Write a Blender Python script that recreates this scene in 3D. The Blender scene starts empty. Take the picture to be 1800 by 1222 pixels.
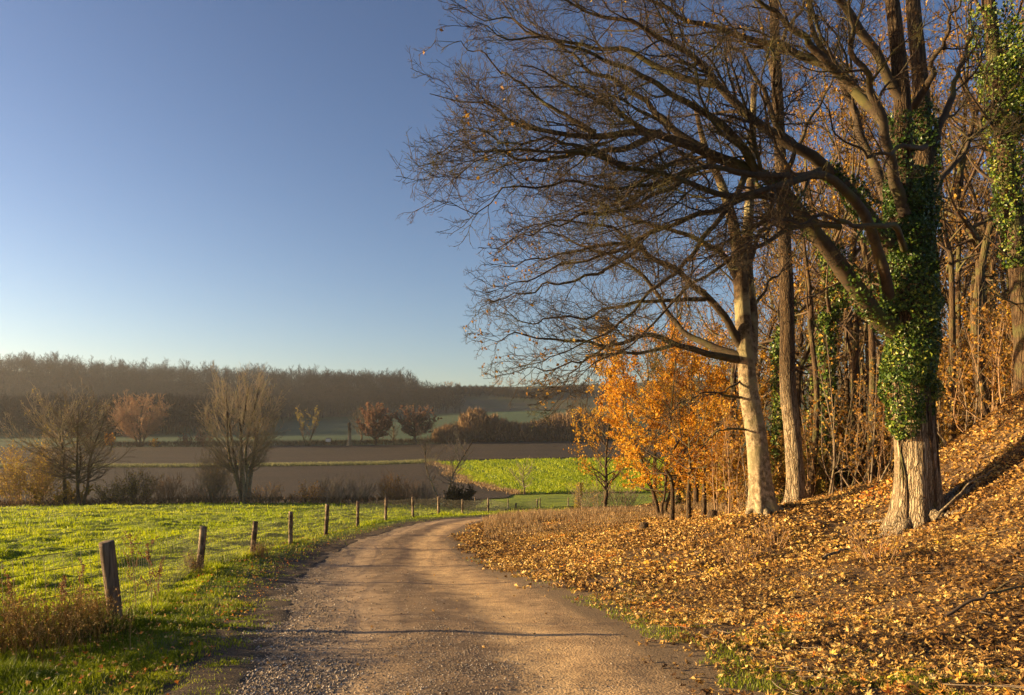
import bpy, math
import numpy as np
C = bpy.context
scene = C.scene
# ------------------------------------------------------------------ camera, sky, sun, exposure
FL, HX, HY, CZ = 1300.0, 900.0, 780.0, 1.6      # measured on the photograph (1800 x 1222)
cam_d = bpy.data.cameras.new('camera')
cam = bpy.data.objects.new('camera', cam_d)
scene.collection.objects.link(cam)
cam.location = (0, 0, CZ)
cam.rotation_euler = (math.radians(90), 0, 0)
cam_d.sensor_width = 36
cam_d.lens = 36 * FL / 1800
cam_d.shift_y = (HY - 611) / 1800
cam_d.clip_start = 0.1
cam_d.clip_end = 6000
scene.camera = cam
SUN_EL, SUN_AZ = math.radians(9.5), math.radians(4.0)   # height; turn of the sun beyond straight left
SD = np.array([-math.cos(SUN_AZ) * math.cos(SUN_EL), math.sin(SUN_AZ) * math.cos(SUN_EL), math.sin(SUN_EL)])
w = bpy.data.worlds.new('World'); scene.world = w; w.use_nodes = True
nt = w.node_tree
bg = nt.nodes['Background']
sky = nt.nodes.new('ShaderNodeTexSky'); sky.sky_type = 'NISHITA'; sky.sun_disc = False
sky.sun_elevation = SUN_EL
sky.sun_rotation = math.atan2(SD[0], SD[1])
sky.air_density = 1.0; sky.dust_density = 1.0; sky.ozone_density = 2.0; sky.altitude = 100
bg.inputs[1].default_value = 0.083
# camera white balance and contrast of this exposure
tint = nt.nodes.new('ShaderNodeMix'); tint.data_type = 'RGBA'; tint.blend_type = 'MULTIPLY'; tint.inputs[0].default_value = 1
tint.inputs[7].default_value = (.60, .545, .56, 1)
gam = nt.nodes.new('ShaderNodeGamma'); gam.inputs[1].default_value = 1.42
nt.links.new(sky.outputs[0], tint.inputs[6]); nt.links.new(tint.outputs[2], gam.inputs[0]); nt.links.new(gam.outputs[0], bg.inputs[0])
sl = bpy.data.lights.new('sun', 'SUN'); so = bpy.data.objects.new('sun', sl)
scene.collection.objects.link(so)
sl.energy = 5.0; sl.angle = math.radians(0.5); sl.color = (1.0, 0.72, 0.36)
import mathutils
so.rotation_euler = mathutils.Vector(SD).to_track_quat('Z', 'Y').to_euler()
scene.view_settings.view_transform = 'Standard'
scene.view_settings.look = 'None'
scene.view_settings.exposure = 1.72
scene.view_settings.gamma = 1.0
scene.cycles.max_bounces = 6
scene.cycles.diffuse_bounces = 3
scene.cycles.transmission_bounces = 4
scene.cycles.volume_bounces = 1
scene.cycles.sample_clamp_indirect = 6

# ------------------------------------------------------------------ helpers
col = scene.collection
rng = np.random.default_rng(7)

def PX(px, py, Y):
    return np.array([(px - HX) / FL * Y, Y, CZ - (py - HY) / FL * Y])

def sstep(a, b, x):
    t = np.clip((x - a) / (b - a), 0, 1)
    return t * t * (3 - 2 * t)

_T = np.random.default_rng(99).random((8, 256, 256))
def vnoise(x, y, k=0):
    x = np.asarray(x, float); y = np.asarray(y, float)
    xi = np.floor(x).astype(int); yi = np.floor(y).astype(int)
    fx = x - xi; fy = y - yi
    fx = fx * fx * (3 - 2 * fx); fy = fy * fy * (3 - 2 * fy)
    T = _T[k % 8]
    a = T[xi & 255, yi & 255]; b = T[(xi + 1) & 255, yi & 255]
    c = T[xi & 255, (yi + 1) & 255]; d = T[(xi + 1) & 255, (yi + 1) & 255]
    return (a * (1 - fx) + b * fx) * (1 - fy) + (c * (1 - fx) + d * fx) * fy

def fbm(x, y, o=4, k=0):
    s = 0; amp = 1; t = 0
    for i in range(o):
        s = s + amp * vnoise(x * 2 ** i + 17.3 * i, y * 2 ** i + 5.1 * i, k + i); t += amp; amp *= .5
    return s / t

def norm(v):
    return v / np.maximum(np.linalg.norm(v, axis=-1, keepdims=True), 1e-9)

class MB:
    """collects vertices, quads, triangles and a per-vertex random value"""
    def __init__(s): s.v = []; s.q = []; s.t = []; s.r = []; s.n = 0
    def add(s, v, q=None, t=None, r=0.5):
        v = np.asarray(v, float).reshape(-1, 3)
        if q is not None and len(q): s.q.append(np.asarray(q, np.int64).reshape(-1, 4) + s.n)
        if t is not None and len(t): s.t.append(np.asarray(t, np.int64).reshape(-1, 3) + s.n)
        s.v.append(v); s.r.append(np.broadcast_to(np.asarray(r, float), (len(v),)).copy()); s.n += len(v)
    def build(s, name, mat, parent=None, origin=(0, 0, 0), smooth=True):
        v = np.concatenate(s.v) - np.asarray(origin, float)
        q = np.concatenate(s.q) if s.q else np.zeros((0, 4), np.int64)
        t = np.concatenate(s.t) if s.t else np.zeros((0, 3), np.int64)
        me = bpy.data.meshes.new(name)
        me.vertices.add(len(v)); me.vertices.foreach_set('co', v.astype(np.float32).ravel())
        nl = len(q) * 4 + len(t) * 3
        me.loops.add(nl)
        me.loops.foreach_set('vertex_index', np.concatenate([q.ravel(), t.ravel()]).astype(np.int32))
        me.polygons.add(len(q) + len(t))
        ls = np.concatenate([np.arange(len(q)) * 4, len(q) * 4 + np.arange(len(t)) * 3]).astype(np.int32)
        me.polygons.foreach_set('loop_start', ls)
        me.polygons.foreach_set('use_smooth', np.full(len(ls), smooth))
        a = me.attributes.new('rnd', 'FLOAT', 'POINT')
        a.data.foreach_set('value', np.concatenate(s.r).astype(np.float32))
        me.update(calc_edges=True)
        me.materials.append(mat)
        o = bpy.data.objects.new(name, me); col.objects.link(o)
        if parent is not None: o.parent = parent
        elif any(origin): o.location = tuple(float(c) for c in origin)
        return o

def tag(o, label=None, cat=None, group=None, kind=None):
    if label: o['label'] = label
    if cat: o['category'] = cat
    if group: o['group'] = group
    if kind: o['kind'] = kind
    return o

def empty(name, loc, label, cat, group=None):
    o = bpy.data.objects.new(name, None); col.objects.link(o)
    o.location = tuple(float(c) for c in loc); o.empty_display_size = .2
    return tag(o, label, cat, group)

def kids(o): return [c for c in bpy.data.objects if c.parent == o]

def dup(root, loc, rz=0, sc=1.0, label=None, group=None, sz=None):
    r = root.copy(); col.objects.link(r)
    r.location = tuple(float(c) for c in loc); r.rotation_euler = (0, 0, rz)
    r.scale = (sc, sc, sz if sz else sc)
    if label: r['label'] = label
    if group: r['group'] = group
    for ch in KIDS[root.name]:
        c = ch.copy(); col.objects.link(c); c.parent = r
    return r
KIDS = {}

# ------------------------------------------------------------------ materials
def newmat(name):
    m = bpy.data.materials.new(name); m.use_nodes = True
    n = m.node_tree.nodes; l = m.node_tree.links
    b = n['Principled BSDF']; b.inputs['Roughness'].default_value = .9
    b.inputs['Specular IOR Level'].default_value = .25
    return m, n, l, b

def ramp(n, stops, interp='LINEAR'):
    r = n.new('ShaderNodeValToRGB'); r.color_ramp.interpolation = interp
    e = r.color_ramp.elements
    while len(e) < len(stops): e.new(.5)
    for i, (p, c) in enumerate(stops):
        e[i].position = p; e[i].color = (*c, 1)
    return r

def noise(n, l, scale, detail=4, rough=.6, vec=None, dist=0):
    t = n.new('ShaderNodeTexNoise'); t.inputs['Scale'].default_value = scale
    t.inputs['Detail'].default_value = detail; t.inputs['Roughness'].default_value = rough
    t.inputs['Distortion'].default_value = dist
    if vec is not None: l.new(vec, t.inputs['Vector'])
    return t

def objco(n, l, sc=(1, 1, 1)):
    c = n.new('ShaderNodeTexCoord'); m = n.new('ShaderNodeMapping'); m.inputs['Scale'].default_value = sc
    l.new(c.outputs['Object'], m.inputs['Vector']); return m.outputs[0]

def mixc(n, l, f, a, b, mode='MIX'):
    m = n.new('ShaderNodeMix'); m.data_type = 'RGBA'; m.blend_type = mode
    for s, i in ((f, 0), (a, 6), (b, 7)):
        if isinstance(s, (int, float)): m.inputs[i].default_value = s
        elif isinstance(s, tuple): m.inputs[i].default_value = (*s, 1)
        else: l.new(s, m.inputs[i])
    return m.outputs[2]

def bump(n, l, b, h, strength=.5, dist=.02):
    k = n.new('ShaderNodeBump'); k.inputs['Strength'].default_value = strength
    k.inputs['Distance'].default_value = dist
    l.new(h, k.inputs['Height']); l.new(k.outputs[0], b.inputs['Normal'])

def leafmat(name, stops, trans=.35, rough=.6, tcol=1.0):
    m, n, l, b = newmat(name)
    a = n.new('ShaderNodeAttribute'); a.attribute_name = 'rnd'
    r = ramp(n, stops); l.new(a.outputs['Fac'], r.inputs[0])
    l.new(r.outputs[0], b.inputs['Base Color']); b.inputs['Roughness'].default_value = rough
    if not trans: b.inputs['Specular IOR Level'].default_value = 0; b.inputs['Roughness'].default_value = 1
    t = n.new('ShaderNodeBsdfTranslucent')
    l.new(r.outputs[0], t.inputs[0])
    mx = n.new('ShaderNodeMixShader'); mx.inputs[0].default_value = trans
    l.new(b.outputs[0], mx.inputs[1]); l.new(t.outputs[0], mx.inputs[2])
    l.new(mx.outputs[0], n['Material Output'].inputs[0])
    return m

def barkmat(name, c1, c2, c3=None, sc=6, stretch=.18, bs=.8, bd=.03, zshade=None, crack=0, blot=False):
    m, n, l, b = newmat(name)
    v = objco(n, l, (1, 1, stretch))
    t = noise(n, l, sc, 6, .65, v, .6)
    r = ramp(n, [(.3, c1), (.62, c2)]); l.new(t.outputs[0], r.inputs[0])
    out = r.outputs[0]
    if crack:
        vo = n.new('ShaderNodeTexVoronoi'); vo.feature = 'DISTANCE_TO_EDGE'; vo.inputs['Scale'].default_value = crack
        t5 = noise(n, l, 3, 3, .6, objco(n, l)); av = n.new('ShaderNodeVectorMath'); av.operation = 'MULTIPLY_ADD'; l.new(t5.outputs['Color'], av.inputs[0]); av.inputs[1].default_value = (.12, .12, .1)
        l.new(objco(n, l, (1, 1, .075)), av.inputs[2]); l.new(av.outputs[0], vo.inputs['Vector'])
        rc = ramp(n, [(.0, (.38, .33, .28)), (.2, (1, 1, 1))]); l.new(vo.outputs['Distance'], rc.inputs[0]); out = mixc(n, l, 1.0, out, rc.outputs[0], 'MULTIPLY')
        t6 = noise(n, l, 55, 4, .7, objco(n, l)); r6 = ramp(n, [(.35, (.6, .58, .55)), (.6, (1.1, 1.1, 1.1))]); l.new(t6.outputs[0], r6.inputs[0]); out = mixc(n, l, 1.0, out, r6.outputs[0], 'MULTIPLY')
        ms = n.new('ShaderNodeMath'); ms.operation = 'ADD'; l.new(rc.outputs[0], ms.inputs[0]); l.new(t.outputs[0], ms.inputs[1]); t = ms
    if blot:
        t7 = noise(n, l, 7, 5, .75, objco(n, l)); r7 = ramp(n, [(.44, (.5, .48, .42)), (.5, (.85, .85, .8)), (.62, (1.35, 1.35, 1.3))]); l.new(t7.outputs[0], r7.inputs[0]); out = mixc(n, l, 1.0, out, r7.outputs[0], 'MULTIPLY')
    if zshade:
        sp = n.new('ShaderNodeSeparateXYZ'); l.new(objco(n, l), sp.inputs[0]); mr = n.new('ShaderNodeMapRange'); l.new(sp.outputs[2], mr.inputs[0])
        mr.inputs[1].default_value = zshade[0]; mr.inputs[2].default_value = zshade[1]; out = mixc(n, l, mr.outputs[0], out, mixc(n, l, 1.0, out, (.27, .23, .19), 'MULTIPLY'))  # bark darker higher up, crown shade put into its colour
    if c3:
        t2 = noise(n, l, 1.3, 3, .6, objco(n, l)); r2 = ramp(n, [(.5, (0, 0, 0)), (.64, (1, 1, 1))])
        l.new(t2.outputs[0], r2.inputs[0]); out = mixc(n, l, r2.outputs[0], out, c3)
    l.new(out, b.inputs['Base Color'])
    bump(n, l, b, t.outputs[0], bs, bd)
    return m
# ------------------------------------------------------------------ the lie of the land
SL = 0.065
def xyr(px, py, Y):
    p = PX(px, py, Y); return (p[0], Y, p[2] + SL * Y)
CP = [(0, -8, 0), (0, 0, 0), (-3, 0, 0), (3, 0, 0), (-8, -5, -.3), (8, -5, .2)]
for px, py, Y in [(203, 1105, 10.6), (350, 1006, 18.4), (446, 977, 24), (511, 957, 28), (574, 942, 31.5), (629, 926, 35.5),
                  (678, 916, 39.5), (726, 910, 44), (771, 905, 50), (813, 904, 56), (858, 903, 66), (907, 900, 80),
                  (0, 893, 82), (350, 886, 84), (600, 886, 84), (750, 888, 84), (-400, 896, 82), (1000, 893, 82), (1200, 892, 80),
                  (1605, 925, 17), (1335, 903, 21), (1398, 890, 24), (1455, 872, 30), (1485, 865, 33), (1560, 838, 27),
                  (1700, 790, 22), (1800, 690, 20), (1800, 850, 15), (1800, 1000, 11), (1800, 1222, 6.2), (1500, 1222, 6.4),
                  (1400, 1100, 9.8), (1500, 1000, 13.3), (1300, 960, 18.0), (1200, 920, 26), (1100, 907, 35), (1000, 904, 45),
                  (1040, 896, 62), (1300, 892, 52)]:
    CP.append(xyr(px, py, Y))
for Y, X, r_ in [(3, -.1, -.1), (6.7, -.4, -.235), (10.5, -.95, -.37), (15, -1.9, -.53), (20, -3.0, -.70), (25, -4.1, -.74), (30, -4.6, -.35), (35, -3.8, -.02), (45, -1.5, 0), (60, 4.6, 0)]:
    CP.append((X, Y, r_))
    if Y < 32: CP.append((X + 2.4, Y, r_)); CP.append((X - 2.0, Y, r_))
CP += [(-14, 8, -.5), (-14, 20, -.6), (-9.5, 14, -.55), (-25, 35, -.25), (-20, 50, 0), (-30, 10, -.5), (-60, 40, -.2), (-90, 60, 0),
       (14, 2, .8), (20, 11, 4.6), (23, 20, 6.5), (27, 35, 6), (24, 55, 4), (40, 60, 5), (30, -5, 3), (50, 30, 8), (60, 80, 3), (4.5, 12, -.25), (5.5, 8, -.1)]
CP = np.array(CP)
def _tps(d2): return np.where(d2 > 1e-9, d2 * np.log(np.maximum(d2, 1e-9)), 0)
_S = 20.0
_A = _tps(((CP[:, None, :2] - CP[None, :, :2]) ** 2).sum(-1) / _S ** 2) + np.eye(len(CP)) * 2e-4
_Pm = np.c_[np.ones(len(CP)), CP[:, :2] / _S]
_M = np.block([[_A, _Pm], [_Pm.T, np.zeros((3, 3))]])
_W = np.linalg.solve(_M, np.r_[CP[:, 2], 0, 0, 0])
def near_h(X, Y):
    Xc = np.clip(X, -120, 60); Yc = np.clip(Y, -10, 95)
    sh = X.shape; p = np.c_[Xc.ravel(), Yc.ravel()]; out = np.empty(len(p))
    for i in range(0, len(p), 40000):
        q = p[i:i + 40000]
        d2 = ((q[:, None] - CP[None, :, :2]) ** 2).sum(-1) / _S ** 2
        out[i:i + 40000] = _tps(d2) @ _W[:-3] + np.c_[np.ones(len(q)), q / _S] @ _W[-3:]
    return np.clip(out.reshape(sh), -1.5, 9) - SL * Y
_cols = np.array([-900, -300, 0, 350, 690, 800, 960, 1300, 1900, 2900.])
_rows = np.array([84, 94, 110, 130, 150, 200, 260, 330, 450, 600, 800, 900, 1500.])
_tab = np.array([
    [892, 893, 890, 887, 887, 889, 895, 893, 893, 893],
    [897, 897, 897, 896, 896, 894, 893, 890, 890, 890],
    [893, 893, 893, 893, 892, 888, 881, 878, 878, 878],
    [880, 880, 880, 880, 878, 875, 868, 866, 866, 866],
    [863, 863, 862, 862, 859, 853, 848, 846, 846, 846],
    [824, 824, 822, 822, 817, 811, 807, 805, 805, 805],
    [788, 788, 787, 786, 783, 779, 777, 775, 774, 774],
    [774, 773, 772, 770, 768, 766, 764, 762, 760, 760],
    [756, 755, 753, 752, 750, 747, 745, 742, 738, 736],
    [740, 739, 738, 737, 735, 728, 722, 714, 708, 705],
    [634, 638, 642, 667, 677, 677, 674, 660, 652, 650],
    [655, 657, 661, 682, 690, 690, 687, 675, 668, 665],
    [720, 720, 720, 724, 726, 726, 724, 720, 716, 714.]])
_gu = np.linspace(-900, 2900, 191); _gl = np.linspace(math.log(84), math.log(1500), 140)
_t1 = np.array([np.interp(_gu, _cols, r) for r in _tab])
_t2 = np.array([np.interp(_gl, np.log(_rows), _t1[:, j]) for j in range(len(_gu))])   # [u, l]
_k = np.exp(-.5 * (np.arange(-6, 7) / 2.2) ** 2); _k /= _k.sum()
_t2 = np.array([np.convolve(np.pad(r, 6, mode='edge'), _k, 'valid') for r in _t2])
_t2 = np.array([np.convolve(np.pad(r, 6, mode='edge'), _k, 'valid') for r in _t2.T]).T
def far_h(X, Y):
    Yc = np.clip(Y, 84, 1499); u = np.clip(HX + FL * X / Yc, -899, 2899)
    a = (u + 900) / 3800 * 190; b = (np.log(Yc) - _gl[0]) / (_gl[-1] - _gl[0]) * 139
    i = np.clip(a.astype(int), 0, 189); j = np.clip(b.astype(int), 0, 138); fa = a - i; fb = b - j
    py = (_t2[i, j] * (1 - fa) + _t2[i + 1, j] * fa) * (1 - fb) + (_t2[i, j + 1] * (1 - fa) + _t2[i + 1, j + 1] * fa) * fb
    return CZ - (py - HY) / FL * Yc
def H(X, Y):
    X, Y = np.broadcast_arrays(np.asarray(X, float), np.asarray(Y, float))
    s = sstep(84, 93, Y)
    out = np.zeros(X.shape)
    m = s < 1
    if m.any(): out[m] += (near_h(X[m], Y[m])) * (1 - s[m])
    m = s > 0
    if m.any(): out[m] += far_h(X[m], Y[m]) * s[m]
    return out
def h1(X, Y): return float(H(np.array([X]), np.array([Y]))[0])
def on(px, Y):          # a ground point at column px, distance Y
    X = (px - HX) / FL * Y; return np.array([X, Y, h1(X, Y)])

_LY = np.array([-9, 0, 6.7, 10.4, 16, 20, 24.5, 29.3, 35, 43.8, 51, 57, 62, 66])
_LX = np.array([-2.2, -2.3, -2.85, -3.7, -5.1, -6.1, -6.8, -6.7, -5.4, -3.5, -.4, 2.3, 5.6, 9])
_RY = np.array([-9, 0, 6.7, 10.4, 15, 19.7, 25.3, 30, 34, 45.7, 55, 60, 66])
_RX = np.array([2.6, 2.4, 2.0, 1.84, 1.15, 0, -1.4, -2.4, -2.2, .6, 4.2, 7.2, 12.5])
_yy = np.linspace(-9, 66, 600)
def _sm(xs, ys):
    z = np.interp(_yy, xs, ys); k = np.hanning(41); k /= k.sum()
    return np.convolve(np.pad(z, 20, mode='edge'), k, 'valid')
_Ls, _Rs = _sm(_LY, _LX), _sm(_RY, _RX)
def RL(Y): return np.interp(Y, _yy, _Ls)
def RR(Y): return np.interp(Y, _yy, _Rs)
def cen(Y): return (RL(Y) + RR(Y)) / 2

# relief of the near ground
def pasture_h(X, Y):
    d = RL(Y) - X                                  # metres left of the track
    far = sstep(1.2, 4, d)
    hump = (fbm(X * .5, Y * .5, 3, 1) - .5) * .42 * far + (fbm(X * 1.5, Y * 1.5, 3, 3) - .5) * .26 * far
    verge = .04 * np.exp(-((d - 1.3) / .7) ** 2) * sstep(70, 50, Y) + (fbm(X * 3, Y * 3, 2, 4) - .5) * .07 * (1 - far)
    return H(X, Y) + hump + verge - .10 * sstep(-.3, -.9, d)
def wood_h(X, Y):
    d = X - RR(Y)
    r = (fbm(X * .8, Y * .8, 3, 5) - .5) * .26 * sstep(1, 4, d) + (fbm(X * 3, Y * 3, 2, 6) - .5) * .08 * sstep(0, 1, d)
    return H(X, Y) + r - .10 * sstep(-.3, -.9, d)
def road_h(X, Y):
    a = (X - RL(Y)) / np.maximum(RR(Y) - RL(Y), .1)
    rut = -.022 * np.exp(-((a - .27) / .12) ** 2) - .026 * np.exp(-((a - .70) / .13) ** 2) + .018 * np.exp(-((a - .48) / .12) ** 2)
    return H(X, Y) + rut + .018 + (fbm(X * 2, Y * 1.2, 3, 2) - .5) * .03 - .035 * (sstep(.22, -.02, a) + sstep(.78, 1.02, a))

def grid_mesh(name, mat, X, Y, Z, kind='structure', flip=False, r=.5):
    n, m = X.shape
    v = np.stack([X, Y, Z], -1).reshape(-1, 3)
    i = np.arange(n - 1)[:, None] * m + np.arange(m - 1)[None]
    q = np.stack([i, i + 1, i + m + 1, i + m], -1).reshape(-1, 4)
    if flip: q = q[:, ::-1]
    b = MB(); b.add(v, q, r=np.asarray(r).ravel() if np.ndim(r) else r)
    o = b.build(name, mat); tag(o, kind=kind); return o

# ------------------------------------------------------------------ ground materials
def edge_soil(n, l, b, v, c, lo, hi, c1=(.045, .03, .018), c2=(.12, .08, .045)):
    # bare earth beside the track, broken up by noise; the rest keeps colour c
    a = n.new('ShaderNodeAttribute'); a.attribute_name = 'rnd'
    t = noise(n, l, 2.2, 5, .7, v); q = n.new('ShaderNodeMath'); q.operation = 'MULTIPLY_ADD'; l.new(t.outputs[0], q.inputs[0]); q.inputs[1].default_value = .35; 
    s_ = n.new('ShaderNodeMath'); s_.operation = 'SUBTRACT'; l.new(a.outputs['Fac'], s_.inputs[0]); s_.inputs[1].default_value = .17; l.new(s_.outputs[0], q.inputs[2])
    m = n.new('ShaderNodeMapRange'); l.new(q.outputs[0], m.inputs[0]); m.inputs[1].default_value = lo; m.inputs[2].default_value = hi
    t2 = noise(n, l, 25, 5, .7, v); r = ramp(n, [(.35, c1), (.65, c2)]); l.new(t2.outputs[0], r.inputs[0])
    l.new(mixc(n, l, m.outputs[0], r.outputs[0], c), b.inputs['Base Color'])
def m_pasture():
    m, n, l, b = newmat('pasture'); v = objco(n, l)
    t = noise(n, l, .35, 5, .6, v); t2 = noise(n, l, 5, 5, .7, v); t3 = noise(n, l, 40, 3, .7, v)
    r = ramp(n, [(.3, (.10, .14, .006)), (.55, (.20, .25, .007)), (.75, (.29, .31, .010))])
    l.new(t.outputs[0], r.inputs[0])
    r2 = ramp(n, [(.3, (.45, .45, .45)), (.65, (1.15, 1.15, 1.1))]); l.new(t2.outputs[0], r2.inputs[0])
    c = mixc(n, l, 1.0, r.outputs[0], r2.outputs[0], 'MULTIPLY')
    edge_soil(n, l, b, v, c, .12, .32)
    bump(n, l, b, t3.outputs[0], .9, .05); return m
def m_floor():
    m, n, l, b = newmat('woodland_floor'); v = objco(n, l)
    vo = n.new('ShaderNodeTexVoronoi'); vo.inputs['Scale'].default_value = 17; l.new(v, vo.inputs['Vector'])
    sep = n.new('ShaderNodeSeparateColor'); l.new(vo.outputs['Color'], sep.inputs[0])
    r = ramp(n, [(0, (.05, .03, .018)), (.45, (.11, .065, .032)), (.8, (.20, .12, .05)), (1, (.32, .20, .08))])
    l.new(sep.outputs[0], r.inputs[0])
    t = noise(n, l, .8, 4, .6, v); r2 = ramp(n, [(.35, (.35, .32, .3)), (.6, (1, 1, 1))]); l.new(t.outputs[0], r2.inputs[0])
    c = mixc(n, l, 1.0, r.outputs[0], r2.outputs[0], 'MULTIPLY')
    edge_soil(n, l, b, v, c, .04, .20, (.11, .075, .042), (.21, .145, .085))
    t3 = noise(n, l, 30, 4, .7, v); bump(n, l, b, t3.outputs[0], .8, .04); return m
def m_road():
    m, n, l, b = newmat('dirt_track'); v = objco(n, l)
    a = n.new('ShaderNodeAttribute'); a.attribute_name = 'rnd'
    # across the track: grey gravel, pale wheel tracks, darker middle
    r = ramp(n, [(0, (.20, .15, .095)), (.14, (.29, .21, .135)), (.28, (.42, .295, .18)), (.44, (.22, .15, .09)), (.56, (.27, .18, .105)),
                 (.68, (.58, .39, .20)), (.84, (.45, .30, .16)), (1, (.22, .15, .085))])
    t0 = noise(n, l, 1.1, 5, .65, v)
    ad = n.new('ShaderNodeMath'); ad.operation = 'MULTIPLY_ADD'; l.new(t0.outputs[0], ad.inputs[0]); ad.inputs[1].default_value = .34
    sb = n.new('ShaderNodeMath'); sb.operation = 'SUBTRACT'; l.new(a.outputs['Fac'], sb.inputs[0]); sb.inputs[1].default_value = .17
    l.new(sb.outputs[0], ad.inputs[2]); l.new(ad.outputs[0], r.inputs[0])
    t = noise(n, l, 14, 6, .75, v); r2 = ramp(n, [(.3, (.6, .58, .56)), (.5, (.95, .95, .95)), (.72, (1.25, 1.22, 1.15))]); l.new(t.outputs[0], r2.inputs[0])
    t4 = noise(n, l, 1.9, 4, .7, v); r4 = ramp(n, [(.38, (.72, .70, .68)), (.56, (1.05, 1.04, 1.0))]); l.new(t4.outputs[0], r4.inputs[0])
    c = mixc(n, l, 1.0, r.outputs[0], r2.outputs[0], 'MULTIPLY'); c = mixc(n, l, 1.0, c, r4.outputs[0], 'MULTIPLY')
    l.new(c, b.inputs['Base Color'])
    t3 = noise(n, l, 38, 5, .8, v); vo = n.new('ShaderNodeTexVoronoi'); vo.inputs['Scale'].default_value = 34; l.new(v, vo.inputs['Vector'])
    mm = n.new('ShaderNodeMath'); mm.operation = 'SUBTRACT'; l.new(t3.outputs[0], mm.inputs[0]); l.new(vo.outputs['Distance'], mm.inputs[1])
    bump(n, l, b, mm.outputs[0], .75, .022); return m
def m_field(name, stops, sc, bsc, bd, sc2=.02, stretch=(1, 1, 1)):
    m, n, l, b = newmat(name); v = objco(n, l, stretch)
    t = noise(n, l, sc, 5, .7, v); r = ramp(n, stops); l.new(t.outputs[0], r.inputs[0])
    t2 = noise(n, l, sc2, 4, .6, objco(n, l)); r2 = ramp(n, [(.35, (.72, .72, .72)), (.65, (1.15, 1.15, 1.15))]); l.new(t2.outputs[0], r2.inputs[0])
    l.new(mixc(n, l, 1.0, r.outputs[0], r2.outputs[0], 'MULTIPLY'), b.inputs['Base Color'])
    t3 = noise(n, l, bsc, 4, .7, v); bump(n, l, b, t3.outputs[0], .8, bd); return m

# ------------------------------------------------------------------ ground sheets
def yrows(a, b, n, off=8):
    return np.exp(np.linspace(math.log(a + off), math.log(b + off), n)) - off
ys = yrows(-6, 93, 460, 14)
s = np.linspace(0, 1, 330) ** 1.7
Yg = ys[:, None] + 0 * s[None]
c0 = cen(ys)[:, None]
Xg = c0 - s[None] * (c0 + (1.0 * np.maximum(ys, 0)[:, None] + 30))
pasture = grid_mesh('pasture', m_pasture(), Xg, Yg, pasture_h(Xg, Yg), flip=True, r=np.clip((RL(Yg) - Xg) / 4, 0, 1))
s = np.linspace(0, 1, 300) ** 1.35
Yg = ys[:, None] + 0 * s[None]
Xg = c0 + s[None] * (np.maximum(ys, 0)[:, None] * .9 + 34 - c0)
floor_o = grid_mesh('woodland_floor', m_floor(), Xg, Yg, wood_h(Xg, Yg), r=np.clip((Xg - RR(Yg)) / 4, 0, 1))
ys = yrows(-6, 65.5, 620, 9)
s = np.linspace(-.05, 1.05, 90)
wob = (vnoise(ys * 1.1, ys * 0 + 3, 1) - .5)[:, None] * .35 * (1 - s[None]) + (vnoise(ys * 1.3, ys * 0 + 9, 2) - .5)[:, None] * .35 * s[None]
Yg = ys[:, None] + 0 * s[None]
Xg = RL(ys)[:, None] + (RR(ys) - RL(ys))[:, None] * s[None] + wob
road = grid_mesh('dirt_track', m_road(), Xg, Yg, road_h(Xg, Yg), r=s[None] + 0 * Yg)
# valley and hill
ys2_ = np.linspace(92.9, 127.5, 60); s_2 = np.linspace(0, 1, 90); Yg = ys2_[:, None] + 0 * s_2[None]; Xg = -4 - (127 - Yg) * .04 + (100) * s_2[None]
lower = grid_mesh('lower_pasture', m_pasture(), Xg, Yg, H(Xg, Yg) + .12 + (fbm(Xg * .5, Yg * .5, 3, 1) - .5) * .12, r=1.0)
ys = np.exp(np.linspace(math.log(92.9), math.log(600), 200)); s = np.linspace(-1.5, 1.6, 260)
Yg = ys[:, None] + 0 * s[None]; Xg = Yg * s[None]
valley = grid_mesh('valley_meadow', m_field('meadow', [(.3, (.02, .048, .013)), (.7, (.042, .078, .02))], .5, 2, .15), Xg, Yg, H(Xg, Yg))
ys = np.linspace(600, 1490, 150)
Yg = ys[:, None] + 0 * s[None]; Xg = Yg * s[None]
hill = grid_mesh('hill', m_field('hillside', [(.35, (.035, .055, .018)), (.6, (.055, .05, .025)), (.75, (.04, .07, .02))], .02, .3, 1.0, .01), Xg, Yg, H(Xg, Yg))
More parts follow.
